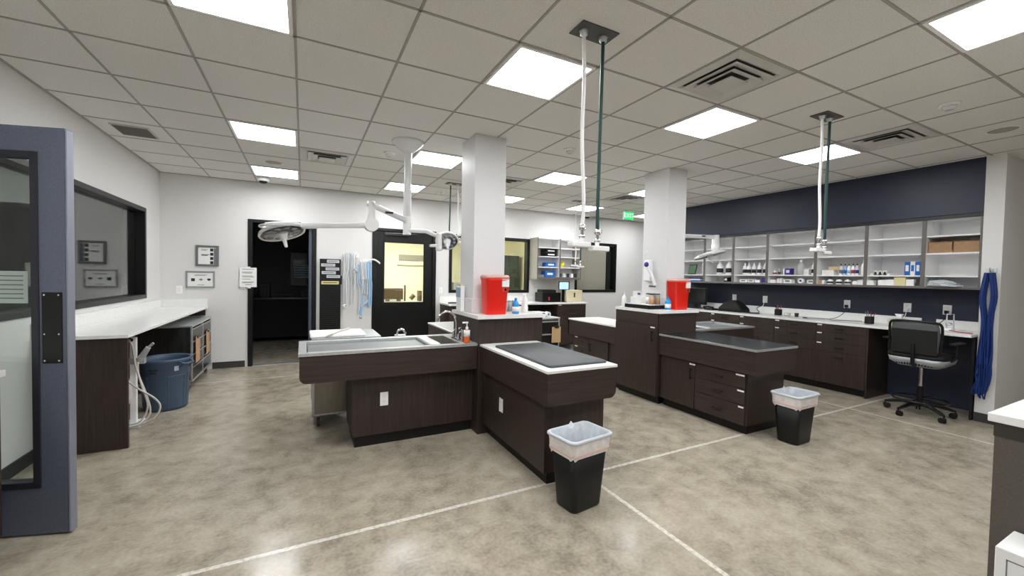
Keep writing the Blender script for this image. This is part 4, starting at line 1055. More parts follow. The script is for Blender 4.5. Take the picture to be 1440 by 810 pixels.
for k, (x, dx, zt, zb, m_) in enumerate(((.645, -.02, 1.87, .98, 0), (.67, .03, 1.87, .95, 0), (.70, -.03, 1.88, .93, 0), (.735, .02, 1.87, .97, 0), (.76, .05, 1.87, 1.0, 0), (.79, .02, 1.86, 1.15, 0), (.83, .06, 1.72, .8, 0), (.86, .08, 1.68, .75, 1), (.92, .02, 1.73, 1.18, 0), (.95, .03, 1.73, 1.16, 0), (.985, .04, 1.74, 1.14, 0), (1.02, .03, 1.74, .95, 1), (1.045, .01, 1.74, .92, 1), (1.075, .015, 1.73, .95, 1))):
    y = yf-.05-.02*(k % 3)
    B().tube([(x, y, zt), (x+dx*.3, y-.01, zt-.3), (x+dx, y, (zt+zb)/2), (x+dx*.8, y+.01, zb)], .0125, 8, sub=5).build('corrugated_tube', (M_tubew, M_bluelt)[m_], t)
B().tube([(1.075, yf-.06, 1.1), (1.0, yf-.07, 1.0), (.92, yf-.07, .93), (.89, yf-.06, .8)], .012, 8, sub=5).build('connector', M_bluelt, t)
B().tube([(.68, yf-.06, .98), (.62, yf-.08, .96), (.66, yf-.07, .93)], .014, 8, sub=4).build('connector', M_white, t)
B().cyl((.79, yf-.09, 1.6), (.86, yf-.1, 1.55), .025, .018).build('y_piece', M_clear, t)
B().cyl((.89, yf-.08, .76), (.93, yf-.08, .74), .022).build('y_piece', M_clear, t)

# dark room beyond the doorway
t = thing('wall_monitor', 'black wall monitor with dim reflection in the dark room', 'monitor', (-.1, 10.85, 1.4))
B().box(-.28, .72, 10.8, 10.89, 1.2, 2.0).build('bezel', M_black, t, bevel=.006)
s_ = B().box(-.25, .69, 10.795, 10.8, 1.23, 1.97).build('screen', mat('screen_glass', '0f1418', .08), t)
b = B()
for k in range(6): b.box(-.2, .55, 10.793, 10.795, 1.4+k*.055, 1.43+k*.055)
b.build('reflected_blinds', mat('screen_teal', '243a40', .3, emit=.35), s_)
t = thing('dark_counter', 'dark counter along the back of the dark room', 'counter', (-.3, 10.5, 0))
B().box(-1.48, .84, 10.2, 10.88, .93, .97).build('worktop', M_steeld, t); B().box(-1.48, .84, 10.25, 10.88, .1, .93).build('base', M_blackm, t)
for x, w_, h_, lab in ((-.75, .1, .3, 'small upright box on the dark counter, leftmost'), (-.4, .22, .1, 'low dark item on the dark counter, middle'), (.1, .15, .14, 'low dark item on the dark counter, right')):
    o = B().box(x-w_, x+w_, 10.4, 10.6, .971, .971+h_).box(x-w_*.6, x+w_*.5, 10.38, 10.4, .975, .971+h_*.8).build('storage_box', mat('dim_box', '33363c', .5), None, bevel=.01); tag(o, lab, 'box')

# lit room beyond the black door: table with instruments
t = thing('instrument_table', 'dark instrument table seen through the glass of the black door', 'table', (1.9, 9.6, 0))
B().box(1.55, 2.75, 9.3, 9.9, .88, .91).build('table_top', M_steel, t)
for x in (1.6, 2.7):
    for y in (9.35, 9.85): B().cyl((x, y, 0), (x, y, .88), .015).build('leg', M_steel, t)
b = B().box(1.62, 2.05, 9.5, 9.75, .95, 1.2).cyl((1.7, 9.5, .91), (1.7, 9.5, .97), .05).cyl((1.95, 9.5, .91), (1.95, 9.5, .97), .05).cyl((2.1, 9.55, .91), (2.1, 9.55, 1.28), .02).cyl((2.22, 9.5, .96), (2.3, 9.5, 1.05), .05).box(2.4, 2.46, 9.4, 9.6, .91, 1.15).cyl((2.55, 9.5, .91), (2.55, 9.5, 1.1), .04)
o = b.build('microscope', mat('instrument_brown', '5a4a35', .5)); tag(o, 'brown instruments standing on the table behind the black door', 'instrument')
o = B().box(3.75, 4.9, 9.2, 9.8, 0, 2.05).build('added_cupboard', mat('dark_green_cupboard', '39443c', .35)); tag(o, 'dark green cupboard added behind the left far window', 'cupboard')  # cupboard put in for the dark green reflection in this window
for k, x in enumerate((2.75, 3.05, 3.3)):
    o = B().box(x, x+.2, 9.6, 9.9, 0, 1.35+.25*(k % 2)).box(x+.03, x+.17, 9.58, 9.6, 1.0, 1.3).build('equipment_stand', (M_taupel, mat('sage_green', '6f8a70', .5), M_steel)[k]); tag(o, ('pale', 'green', 'steel')[k]+' equipment stand behind the left far window', 'stand')
t = thing('tall_shelf', 'tall dark shelf at the left of the glass in the black door', 'shelf', (1.2, 9.5, 0))
B().box(1.1, 1.55, 9.9, 10.3, 1.3, 2.5).build('case', mat('shelf_dark', '3a4038', .6), t)
for z in (1.55, 1.8, 2.05, 2.3): B().box(1.12, 1.53, 9.885, 9.9, z, z+.12).build('shelf_row', mat('shelf_item', '8a9088', .5), t)
o = B().box(2.25, 2.9, 10.97, 10.995, 1.9, 2.05).box(2.2, 2.95, 10.965, 10.97, 1.76, 1.78).build('wall_rail', M_taupel); tag(o, 'pale rail on the cream wall seen through the black door', 'wall rail')

# ---------------------------------------------------------------- far desk, wall cabinet, machines
t = thing('far_desk', 'white topped desk along the far wall with a drawer unit', 'desk', (4, 7.4, 0))
B().box(2.36, 5.5, 7.1, YF-.002, .965, .998).build('worktop', M_quartz, t, bevel=.003)
B().box(2.36, 5.5, YF-.02, YF-.002, 1.0, 1.11).build('backsplash', M_quartz, t)
d = B().box(4.72, 5.46, 7.14, YF-.002, .1, .963).build('drawer_unit', M_wood, t, bevel=.002)
for z0, z1 in ((.83, .955), (.7, .825), (.55, .695), (.12, .545)):
    B().box(4.73, 5.45, 7.122, 7.14, z0, z1).cyl((5.0, 7.1, (z0+z1)/2), (5.2, 7.1, (z0+z1)/2), .006).build('drawer', M_woodh, d)
B().box(4.74, 4.82, 7.12, 7.1215, .94, .953).build('label_strip', M_tag, t)
B().box(2.38, 2.9, 7.14, YF-.002, .0, .963).build('side_cabinet', M_wood, t, bevel=.002)
B().box(2.9, 4.72, 7.66, YF-.002, .1, .963).build('modesty_panel', M_blackm, t)
o = thing('printer', 'black desktop printer on the far desk under the wall cabinet', 'printer', (4.75, 7.45, 1.0))
B().box(4.46, 4.92, 7.3, 7.62, 1.0, 1.2).build('body', M_black, o, bevel=.012)
B().box(4.5, 4.83, 7.35, 7.6, 1.2, 1.26).build('scanner_lid', M_blackm, o, bevel=.008)
B().box(4.6, 4.63, 7.28, 7.3, 1.04, 1.11).build('front_light', M_redsm, o); B().box(4.68, 4.88, 7.25, 7.3, 1.03, 1.045).build('paper_tray', M_handle, o)
o = thing('small_monitor', 'small monitor with a pale blue lit screen on the far desk', 'monitor', (5.0, 7.3, 1.27))
B().box(4.84, 5.11, 7.26, 7.29, 1.262, 1.44).build('bezel', M_black, o, bevel=.004)
B().box(4.85, 5.08, 7.257, 7.26, 1.275, 1.425).build('screen', mat('lit_screen', (.38, .6, .85), emit=.8), o)
B().box(4.95, 5.0, 7.29, 7.32, 1.0, 1.35).box(4.93, 5.02, 7.22, 7.36, 1.0, 1.01).build('stand', M_black, o)
o = thing('beige_machine', 'cream boxy analyser with a dark slot at the right end of the far desk', 'machine', (5.3, 7.4, 1.0))
B().box(5.03, 5.45, 7.25, 7.6, 1.0, 1.255).build('case', mat('cream_case', 'd9cfae', .5), o, bevel=.01)
B().box(5.22, 5.255, 7.247, 7.25, 1.1, 1.2).build('slot', M_ink, o)
o = thing('keyboard', 'grey keyboard and papers at the left end of the far desk', 'keyboard', (2.5, 7.3, 1.0))
B().box(2.4, 2.7, 7.15, 7.3, .999, 1.02).build('base', M_inkg, o, bevel=.004); b = B()
for i in range(4):
    for k in range(12): b.box(2.41+k*.024, 2.43+k*.024, 7.16+i*.032, 7.186+i*.032, 1.02, 1.027)
b.build('keys', M_ink, o)
t = thing('open_wall_cabinet', 'small two-bay open cabinet above the desk on the far wall', 'cabinet', (4.95, 7.55, 1.47))
x0, x1, zf0, zf1 = 4.37, 5.5, 1.48, 2.36
B().box(x0, x0+.02, 7.4, YF-.001, zf0, zf1).build('side_panel', M_taupel, t); B().box(x1-.02, x1, 7.4, YF-.001, zf0, zf1).build('side_panel', M_taupel, t)
B().box(x0+.02, x1-.02, YF-.015, YF-.001, zf0, zf1).box(x0+.02, x1-.02, 7.4, YF-.015, zf0+.02, zf0+.045).box(x0+.02, x1-.02, 7.4, YF-.015, zf1-.02, zf1).box(4.93, 4.95, 7.41, YF-.015, zf0+.04, zf1-.02).build('case', M_lam, t)
B().box(x0, x1, 7.392, 7.4, zf0, zf0+.05).box(x0, x0+.022, 7.392, 7.4, zf0+.05, zf1).box(x1-.022, x1, 7.392, 7.4, zf0+.05, zf1).box(4.925, 4.955, 7.392, 7.4, zf0+.05, zf1).build('face_edge', M_taupe, t)
for z in (1.745, 1.97, 2.16):
    B().box(x0+.02, 4.93, 7.41, YF-.015, z-.018, z).build('shelf', M_lam, t); B().box(4.95, x1-.02, 7.41, YF-.015, z-.018, z).build('shelf', M_lam, t)
def carton(name, lab, x0, x1, y0, y1, z0, z1, m, cat='box', mark=None, grp=None):
    o = thing(name, lab, cat, ((x0+x1)/2, (y0+y1)/2, z0), grp)
    B().box(x0, x1, y0, y1, z0, z1).build('box', m, o, bevel=.002)
    if mark: B().box(x0+(x1-x0)*.2, x1-(x1-x0)*.2, y0-.001, y0, z0+(z1-z0)*.35, z0+(z1-z0)*.7).build('print', mark, o)
    return o
for k in range(2):
    carton('storage_box', ('lower', 'upper')[k]+' black box on the middle shelf of the small far cabinet', 4.6, 4.88, 7.44, 7.65, 1.971+k*.08, 2.048+k*.08, M_black, mark=M_paper)
carton('glove_box', 'blue glove box on the second lowest shelf of the small far cabinet', 4.62, 4.86, 7.44, 7.6, 1.746, 1.84, M_bluepl, mark=M_paper)
carton('glove_box', 'blue glove box standing on the lowest shelf of the small far cabinet', 4.6, 4.84, 7.44, 7.6, 1.526, 1.66, M_bluepl, mark=M_paper)
carton('supply_box', 'dark pouch beside the blue box on the lowest shelf of the small far cabinet', 4.42, 4.57, 7.44, 7.58, 1.526, 1.58, M_inkg)
o = thing('yellow_tub', 'yellow plastic tub in the small far cabinet', 'tub', (5.06, 7.5, 1.746)); B().lathe((5.06, 7.5, 1.746), [(.0, 0), (.05, 0), (.055, .1), (.0, .1)], 18).build('body', M_yellow, o); B().lathe((5.06, 7.5, 1.847), [(.0, .02), (.058, .02), (.058, 0), (0, 0)], 18).build('lid', M_yellow, o)
for k in range(5):
    x = 5.0+k*.1; o = B().cyl((x, 7.46, 1.526), (x, 7.46, 1.6), .03).cyl((x, 7.46, 1.6), (x, 7.46, 1.612), .031).build('small_jar', (M_ink, M_paper)[k % 2]); tag(o, 'small dark or white jar in the bottom right bay of the small far cabinet', 'jar', 'small jars in the far cabinet')
for k in range(3):
    x = 5.28+k*.06; o = B().cyl((x, 7.46, 1.746), (x, 7.46, 1.80), .022).cyl((x, 7.46, 1.8), (x, 7.46, 1.815), .018).build('vial', M_inkg); tag(o, 'little grey vial right of the yellow tub in the far cabinet', 'vial', 'vials beside the yellow tub')

# ---------------------------------------------------------------- things on the tall blocks
def sharps(cx, cy, lab):
    z = ZB; t = thing('sharps_container', lab, 'sharps container', (cx, cy, z), 'red sharps containers')
    def rg(hx_, hy_, zz, r=.025): return [Vector((cx+a, cy+b_, zz)) for a, b_ in rrect(hx_, hy_, r, 4)]
    B().rings([rg(.1, .07, z), rg(.104, .074, z+.01), rg(.12, .084, z+.34), rg(.125, .088, z+.345), rg(.125, .088, z+.36)]).build('tub', M_red, t)
    B().rings([rg(.127, .09, z+.358), rg(.129, .092, z+.375), rg(.115, .08, z+.39), rg(.06, .05, z+.392)]).build('lid', mat('clear_pink_lid', 'f0c8c0', .25, trans=.3), t)
    B().box(cx+.04, cx+.115, cy-.094, cy-.082, z+.275, z+.35).build('white_label', M_paper, t)
    l = B().box(cx+.04, cx+.112, cy-.0885, cy-.078, z+.225, z+.27).build('warning_label', mat('warn_orange', 'c93a25', .5), t)
    B().lathe((0, 0, 0), [(.006, 0), (.012, 0)], 12, M=Matrix.Translation((cx+.077, cy-.0905, z+.247)) @ Matrix.Rotation(PI/2, 4, 'X')).build('symbol', M_ink, l)
    B().box(cx-.08, cx+.08, cy-.094, cy-.084, z+.335, z+.345).build('rim_rib', M_red, t)
sharps(1.70, 3.7, 'red sharps container in front of the left pillar')
sharps(4.25, 3.66, 'red sharps container in front of the right pillar')
def bottle(name, lab, x, y, z, r, h, m, mcap, lbl=None, grp=None, cat='bottle', spray=False, label_m=None):
    t = thing(name, lab, cat, (x, y, z), grp)
    B().lathe((x, y, z), [(0, 0), (r*.9, 0), (r, .006), (r, h*.6), (r*.75, h*.74), (r*.35, h*.82), (r*.33, h*.86)], 18).build('body', m, t)
    if spray:
        B().cyl((x, y, z+h*.85), (x, y, z+h*.92), r*.4).box(x-r*.9, x+r*.5, y-r*.22, y+r*.22, z+h*.92, z+h).box(x-r*.7, x-r*.5, y-r*.15, y+r*.15, z+h*.8, z+h*.92).build('spray_head', mcap, t)
    else: B().cyl((x, y, z+h*.85), (x, y, z+h), r*.4, r*.36).build('cap', mcap, t)
    if label_m: B().lathe((x, y, z+h*.15), [(r*1.02, 0), (r*1.02, h*.3)], 18).build('label', label_m, t)
    return t
bottle('hand_gel_bottle', 'blue liquid bottle right of the left sharps container', 1.93, 3.68, ZB+.001, .036, .16, M_cyan, M_cyan, label_m=M_paper)
bottle('spray_bottle', 'white spray bottle on the left block behind the blue bottle', 2.1, 3.8, ZB+.001, .034, .2, M_white, M_white, spray=True)
carton('wipes_box', 'white and navy box on the left block behind the spray bottle', 2.0, 2.12, 4.0, 4.12, ZB+.001, ZB+.1, mat('navy_box', '2b3550', .5), mark=M_paper)
carton('gauze_box', 'flat white box at the right edge of the left block', 2.07, 2.2, 3.95-.05, 4.0-.02, ZB+.001, ZB+.05, M_paper)
for k in range(3):
    x = 1.93+k*.062; y = 3.92+k*.03
    o = thing('glass_jar', ('left', 'middle', 'right')[k]+' glass jar with steel lid right of the left pillar', 'jar', (x, y, ZB+.001), 'glass jars by the left pillar')
    B().lathe((x, y, ZB+.001), [(0, 0), (.028, 0), (.028, .11), (.0, .11)], 16).build('glass', M_clear, o); B().lathe((x, y, ZB+.112), [(.0, .018), (.02, .018), (.03, .008), (.03, 0), (0, 0)], 16).build('lid', M_steel, o)
t = thing('towel_dispenser', 'tall white glove dispenser on the left side of the left pillar', 'dispenser', (1.49, 4.14, ZB))
B().box(1.468, 1.512, 4.04, 4.18, ZB+.002, ZB+.27).build('case', M_white, t, bevel=.005)
B().box(1.463, 1.468, 4.045, 4.175, ZB+.15, ZB+.25).build('blue_label', mat('pale_blue_label', '9db0cc', .5), t)
B().box(1.47, 1.51, 4.05, 4.17, ZB+.271, ZB+.285).build('lid', M_beige, t)

# right block
bottle('hand_gel_bottle', 'blue liquid bottle left of the right sharps container', 4.085, 3.665, ZB+.001, .037, .16, M_cyan, M_cyan, label_m=M_paper)
bottle('spray_bottle', 'white nozzle bottle at the back left corner of the right block', 3.87, 4.22, ZB+.001, .03, .19, M_white, M_white)
t = thing('supply_tray', 'black shallow tray with white lining on the right block', 'tray', (3.98, 3.95, ZB))
B().box(3.845, 4.1, 3.74, 4.17, ZB+.001, ZB+.012).box(3.84, 3.85, 3.735, 4.175, ZB+.001, ZB+.05).box(4.095, 4.105, 3.735, 4.175, ZB+.001, ZB+.05).box(3.84, 4.105, 3.735, 3.745, ZB+.001, ZB+.05).box(3.84, 4.105, 4.165, 4.175, ZB+.001, ZB+.05).build('tray', M_black, t, bevel=.003)
B().box(3.853, 4.092, 3.748, 4.162, ZB+.013, ZB+.053).build('lining', M_paper, t)
zt = ZB+.055
for k, (x, y, fill, lab) in enumerate(((4.04, 3.80, M_card, 'glass jar of wooden sticks at the front of the black tray'), (4.05, 3.88, M_paper, 'glass jar of cotton in the black tray, behind the stick jar'), (3.97, 3.83, M_tan, 'glass jar of tan swabs in the black tray, left of the stick jar'), (4.05, 3.96, M_paper, 'glass jar of cotton farthest back in the black tray'))):
    o = thing('glass_jar', lab, 'jar', (x, y, zt)); B().lathe((x, y, zt), [(0, 0), (.033, 0), (.033, .12), (0, .12)], 16).build('glass', M_clear, o)
    B().cyl((x, y, zt+.125), (x, y, zt+.14), .034).build('lid', M_steeld, o); 
    B().lathe((x, y, zt+.01), [(0, 0), (.0335, 0), (.0335, .08), (0, .08)], 16).build('contents', fill, o)
carton('supply_box', 'small white box in the back of the black tray', 3.87, 3.97, 4.0, 4.1, zt, zt+.09, M_paper)
carton('supply_box', 'white and blue box stacked on the small white box in the tray', 3.9, 3.98, 4.02, 4.09, zt+.091, zt+.16, M_bagw, mark=M_purple)
t = thing('wall_dispenser', 'white wall instrument with handle and hanging hose on the left face of the right pillar', 'dispenser', (4.13, 4.05, 1.4))
B().box(4.105, 4.163, 4.0, 4.12, 1.50, 1.78).build('body', M_white, t, bevel=.012)
B().lathe((0, 0, 0), [(0, .03), (.03, .025), (.035, 0)], 18, M=Matrix.Translation((4.11, 4.06, 1.72)) @ Matrix.Rotation(-PI/2, 4, 'Y')).build('dial', M_purple, t)
B().tube([(4.09, 4.02, 1.68), (4.085, 3.95, 1.58), (4.1, 3.9, 1.44)], .022, 10).build('handle', M_enam, t)
B().tube([(4.12, 4.06, 1.8), (4.11, 4.07, 1.9), (4.13, 4.1, 1.86), (4.15, 4.1, 1.78)], .008, 8, sub=4).build('cord', M_white, t)
B().cyl((4.1, 4.0, 1.43), (4.1, 3.9, 1.43), .012).build('clamp', M_steeld, t)

# ---------------------------------------------------------------- right counter things
def outlet(y, z, lab, plug=None):
    t = thing('outlet_plate', lab, 'wall outlet', (7.2, y, z-.06), 'white outlets on the navy wall')
    B().box(7.192, 7.1995, y-.04, y+.04, z-.06, z+.06).build('plate', M_white, t, bevel=.002)
    for dz in (-.028, .028): B().box(7.19, 7.192, y-.016, y+.016, z+dz-.018, z+dz+.018).build('socket', M_paper, t, bevel=.001)
    if plug:
        B().box(7.16, 7.191, y-.018, y+.018, z-.05, z-.01).tube([(7.165, y, z-.045), (7.15, y+.01, z-.12), (7.12, y+.08, z-.2), (7.05, y+.15, .978)], .004, 6, sub=5).build('plug', plug, t)
for y, lab, pl in ((4.9, 'white outlet on the navy wall nearest the monitor', None), (4.33, 'white outlet with a plug, second from the monitor', M_white), (3.12, 'white outlet with a black plug, above the drawer run near the knee space', M_black), (2.44, 'white outlet with a pale plug above the chair', M_white), (2.06, 'rightmost white outlet on the navy wall', M_black), (3.64+.0, 'white outlet with a black plug between the pen cup and the long bare counter', M_black)):
    if abs(y-3.64) < .01: continue
    outlet(y, 1.21, lab, pl)
ZC = .9725
t = thing('computer_monitor', 'black computer monitor on the right counter beside the right pillar', 'monitor', (6.9, 5.5, ZC))
B().box(6.86, 6.9, 5.25, 5.75, 1.05, 1.37).build('screen_back', M_black, t, bevel=.01); B().box(6.855, 6.86, 5.26, 5.74, 1.06, 1.36).build('screen', mat('dark_screen', '101114', .15), t)
B().box(6.9, 6.93, 5.46, 5.54, ZC, 1.2).box(6.82, 7.02, 5.38, 5.62, ZC, ZC+.015).build('stand', M_black, t)
t = thing('microscope', 'black covered machine with cables on the right counter, left of the outlets', 'machine', (6.95, 4.7, ZC))
B().rings([[Vector((6.92+a*s, 4.72+b_*s2, ZC+z)) for a, b_ in rrect(.14, .24, .06, 4)] for s, s2, z in ((1, 1, 0), (1, .95, .06), (.7, .6, .15), (.5, .3, .2))]).build('cover', M_blackm, t)
B().tube([(6.85, 4.45, ZC+.02), (6.8, 4.35, ZC+.01), (6.9, 4.25, ZC+.02), (7.0, 4.35, ZC+.08), (7.1, 4.33, 1.1)], .006, 6, sub=5).tube([(6.8, 4.5, ZC+.01), (6.75, 4.3, ZC+.01), (6.85, 4.2, ZC+.01), (6.9, 4.4, ZC+.01)], .006, 6, sub=5).build('cable', M_ink, t)
t = thing('desk_phone', 'black handset lying beside the monitor on the right counter', 'phone', (6.8, 5.1, ZC))
B().box(6.72, 6.9, 5.0, 5.18, ZC+.0, ZC+.03).build('base', M_black, t, bevel=.008); B().tube([(6.74, 5.0, ZC+.05), (6.74, 5.1, ZC+.06), (6.74, 5.2, ZC+.05)], .018, 10).build('handset', M_blackm, t)
def cup(x, y, lab):
    t = thing('pen_cup', lab, 'pen cup', (x, y, ZC))
    B().box(x-.04, x+.04, y-.04, y+.04, ZC+.001, ZC+.1).build('cup', M_blackm, t, bevel=.003)
    rn = random.Random(int(y*100))
    for k in range(6):
        dx, dy = rn.uniform(-.05, .05), rn.uniform(-.06, .06)
        B().cyl((x+dx*.4, y+dy*.4, ZC+.08), (x+dx, y+dy, ZC+.15+rn.uniform(0, .03)), .004, n=8).build('pen', (M_ink, M_redsm, M_inkg)[k % 3], t)
cup(6.88, 2.72, 'black pen cup with red handled scissors on the counter left of the chair')
cup(6.95, 3.96, 'black pen cup on the counter near the middle outlets')
carton('tissue_box', 'patterned pale tissue box on the desk behind the chair', 6.85, 6.98, 2.33, 2.52, ZC+.001, ZC+.09, noise_mat('tissue_pattern', 'b9b2a4', 'e3dfd6', nscale=90, rough=.6))
B().rings([[Vector((6.915+a*s, 2.42+b_*s, ZC+z)) for a, b_ in rrect(.03, .04, .02, 3)] for s, z in ((1, .09), (.7, .13), (1.1, .16))]).build('tissue', M_paper, bpy.data.objects['tissue_box'])
t = thing('charging_dock', 'small silver charging dock with a cable on the desk right of the chair', 'charger', (6.95, 1.95, ZC))
B().box(6.9, 7.0, 1.93, 2.0, ZC+.001, ZC+.03).build('base', M_white, t, bevel=.004)
B().tube([(6.95, 1.93, ZC+.03), (6.95, 1.93, ZC+.2), (6.95, 1.99, ZC+.2), (6.95, 1.99, ZC+.03)], .007, 8).lathe((6.93, 1.965, ZC+.06), [(0, 0), (.03, .005), (.03, .03), (0, .04)], 16).build('stand', M_steel, t)
B().tube([(6.9, 1.95, ZC+.01), (6.8, 1.85, ZC+.006), (6.75, 1.72, ZC+.006)], .005, 6, sub=5).build('cable', M_redsm, t)
for k, (y, w_, h_, lab) in enumerate(((3.82, .05, .05, 'small clear tub on the counter right of the pen cup'), (3.68, .03, .06, 'little dark bottle on the counter right of the pen cup'))):
    o = B().lathe((6.95, y, ZC), [(0, 0), (w_*.8, 0), (w_, h_), (w_*.8, h_), (0, h_*.95)], 16).build('small_tub', (M_clear, M_ink)[k]); tag(o, lab, 'tub')
t = thing('charging_cable', 'thin pale cable lying along the bare part of the counter', 'cable', (6.9, 3.3, ZC))
B().tube([(6.85, 3.5, ZC+.006), (6.95, 3.35, ZC+.006), (7.0, 3.25, ZC+.006), (6.85, 3.15, ZC+.006), (7.05, 3.05, ZC+.006), (7.12, 2.9, ZC+.006)], .005, 6, sub=5).build('cord', M_inkg, t)
B().box(6.83, 6.87, 3.48, 3.53, ZC+.001, ZC+.014).build('connector', M_ink, t)

# shelf contents: (kind, y, z row, size..)
R1, R0, R2 = 1.6355, 1.5035, 1.9055
XC = 6.87
def sb(lab, y0, y1, z, h, m, mark=None, name='medicine_box', d=.1, grp=None):
    o = thing(name, lab, 'box', (XC, (y0+y1)/2, z), grp)
    B().box(XC-.06, XC-.06+d, y0, y1, z, z+h).build('box', m, o, bevel=.0015)
    if mark: B().box(XC-.061, XC-.06, y0+(y1-y0)*.2, y1-(y1-y0)*.2, z+h*.3, z+h*.75).build('print', mark, o)
def cb(y0, y1, lab):
    o = thing('cardboard_box', lab, 'box', (6.95, (y0+y1)/2, R2))
    B().box(6.82, 7.12, y0, y1, R2, R2+.135).build('box', M_card, o, bevel=.002); B().box(6.819, 6.82, y0+.005, y1-.005, R2+.125, R2+.13).box(6.8185, 6.82, y0, y0+.01, R2+.03, R2+.13).build('tape_edge', mat('tape_brown', '3b2a1e', .6), o)
cb(1.93, 2.145, 'left cardboard box on the upper shelf at the far right'); cb(1.71, 1.925, 'right cardboard box on the upper shelf at the far right')
o = thing('plastic_bags', 'pile of clear plastic bags on the bottom shelf at the far right', 'bags', (XC, 2.0, R0))
for k in range(4):
    pts = [Vector((XC-.08+.05*math.cos(a)*1.6, 1.98+(.16-.02*k)*math.sin(a)+.01*k, R0+.004+k*.017+.006*math.sin(3*a+k))) for a in [2*PI*i/16 for i in range(16)]]
    B().rings([pts, [p+Vector((0, 0, .014+.006*math.sin(i))) for i, p in enumerate(pts)]]).build('bag', M_bag, o)
for k, (y0, y1, c) in enumerate(((2.305, 2.355, M_bluepl), (2.255, 2.3, M_paper), (2.205, 2.25, M_bluepl))):
    sb(('leftmost', 'middle', 'rightmost')[k]+' of three upright blue and white packets near the right end', y0, y1, R1, .17, c, (M_paper, M_bluepl, M_paper)[k], 'upright_packet')
for k in range(3): sb(('left', 'middle', 'right')[k]+' white carton with a dark top left of the blue and white packets', 2.53+.05*(2-k), 2.57+.05*(2-k), R1, .06, M_paper, M_ink)
sb('flat white carton under the dark topped cartons', 2.5, 2.7, R1-.0+.0, .0001+.02, M_lam, None, d=.05)
for k, (y, w_, h_, m_) in enumerate(((2.7, .035, .06, M_paper), (2.58, .045, .07, M_paper), (2.5, .045, .075, M_lam), (2.4, .06, .105, mat('cream_box', 'd6cf9e', .5)), (2.3, .04, .08, M_paper), (2.225, .025, .04, M_ink))):
    sb(('small white carton at the left end of the bottom row, second bay from right', 'squat white carton next to it in the bottom row, second bay from right', 'white carton left of the tall cream one on the bottom row', 'tall cream box on the bottom row near the right end', 'white box right of the tall cream one on the bottom row', 'small dark box near the right end of the bottom row')[k], y-w_, y+w_*.9, R0, h_, m_, None, d=.08)
# third bay from right: y 2.745..3.355
sb('flat white box stack at the left of the capped bottles', 3.13, 3.28, R1, .07, M_paper, None)
sb('cream box behind the flat white stack left of the capped bottles', 3.08, 3.2, R1+.071, .045, mat('pale_orange', 'd9b98a', .5), None)
for k in range(5):
    y = 3.07-.048*k
    bottle('capped_bottle', ('first', 'second', 'third', 'fourth', 'fifth')[k]+' from left of the five white bottles with dark caps', XC, y, R1, .02, .16, (M_paper, M_bluelt, M_paper, M_lam, M_paper)[k], M_ink, grp='white bottles with dark caps', label_m=(M_inkg, M_bluepl, M_bluelt, M_redsm, M_purple)[k])
bottle('spray_bottle', 'white cone shaped bottle at the right of the dark capped ones', XC, 2.8, R1, .035, .2, M_white, M_white)
M_amber = mat('amber_dark', '1d1512', .2)
for k, y in enumerate((3.185, 3.075, 2.97)):
    bottle('round_bottle', ('left', 'middle', 'right')[k]+' of three round bottles with black domed caps on the bottom shelf', XC-.03, y, R0, .036, .085, M_paper, M_black, grp='round bottles with black caps', label_m=M_ink)
for k, (y0, y1, h_, m_) in enumerate(((3.29, 3.325, .05, M_tan), (3.245, 3.28, .055, M_paper), (2.85, 2.9, .05, M_paper), (2.77, 2.84, .065, M_paper))):
    sb(('small tan carton left of the round black capped bottles', 'small pale carton left of the round black capped bottles', 'small white carton right of the round black capped bottles', 'larger white carton far right of the round black capped bottles')[k], y0, y1, R0, h_, m_, None, d=.06)
# fourth bay: 3.355..4.065
bottle('small_bottle', 'small red labelled bottle at the left of the bay with the purple box', XC, 3.99, R1, .028, .08, M_lam, M_paper, label_m=M_redsm)
for k, y in enumerate((3.92, 3.86)): bottle('small_bottle', ('left', 'right')[k]+' of two small dark footed bottles left of the purple box', XC, y, R1, .022, .1, M_clear, M_paper, label_m=M_ink)
sb('purple and white box in the bay left of the hanging hoses', 3.72, 3.8, R1, .1, M_purple, M_paper)
sb('white carton left of the purple box', 3.81, 3.835, R1, .09, M_paper)
bottle('large_jug', 'tall translucent jug right of the purple box', XC, 3.6, R1, .055, .235, M_clear, M_white, cat='jug')
bottle('spray_bottle', 'white spray bottle with a dark label at the right end of the jug bay', XC, 3.42, R1, .03, .19, M_white, M_white, spray=True, label_m=M_ink)
sb('clear white bin beside the tall jug', 3.46, 3.53, R1, .09, M_bagw)
for k, (y0, y1, h_, m_, mk) in enumerate(((3.95, 4.03, .05, M_paper, None), (3.89, 3.92, .07, M_paper, None), (3.85, 3.88, .075, M_lam, None), (3.7, 3.82, .06, M_paper, M_inkg), (3.38, 3.48, .055, M_paper, M_inkg))):
    sb(('white flat carton at the left of the bottom row under the purple box', 'slim upright white carton on the bottom row under the purple box', 'slim upright grey-white carton on the bottom row under the purple box', 'wide white carton with grey print under the purple box', 'white carton with grey print at the right of the jug bay, bottom row')[k], y0, y1, R0, h_, m_, mk)
o = thing('tape_roll', 'white roll with blue print on the bottom shelf under the tall jug', 'roll', (XC, 3.58, R0)); B().cyl((XC-.04, 3.58, R0+.042), (XC, 3.58, R0+.042), .04, n=20).build('roll', M_paper, o); B().cyl((XC-.042, 3.58, R0+.042), (XC-.04, 3.58, R0+.042), .018).build('core', M_purple, o)
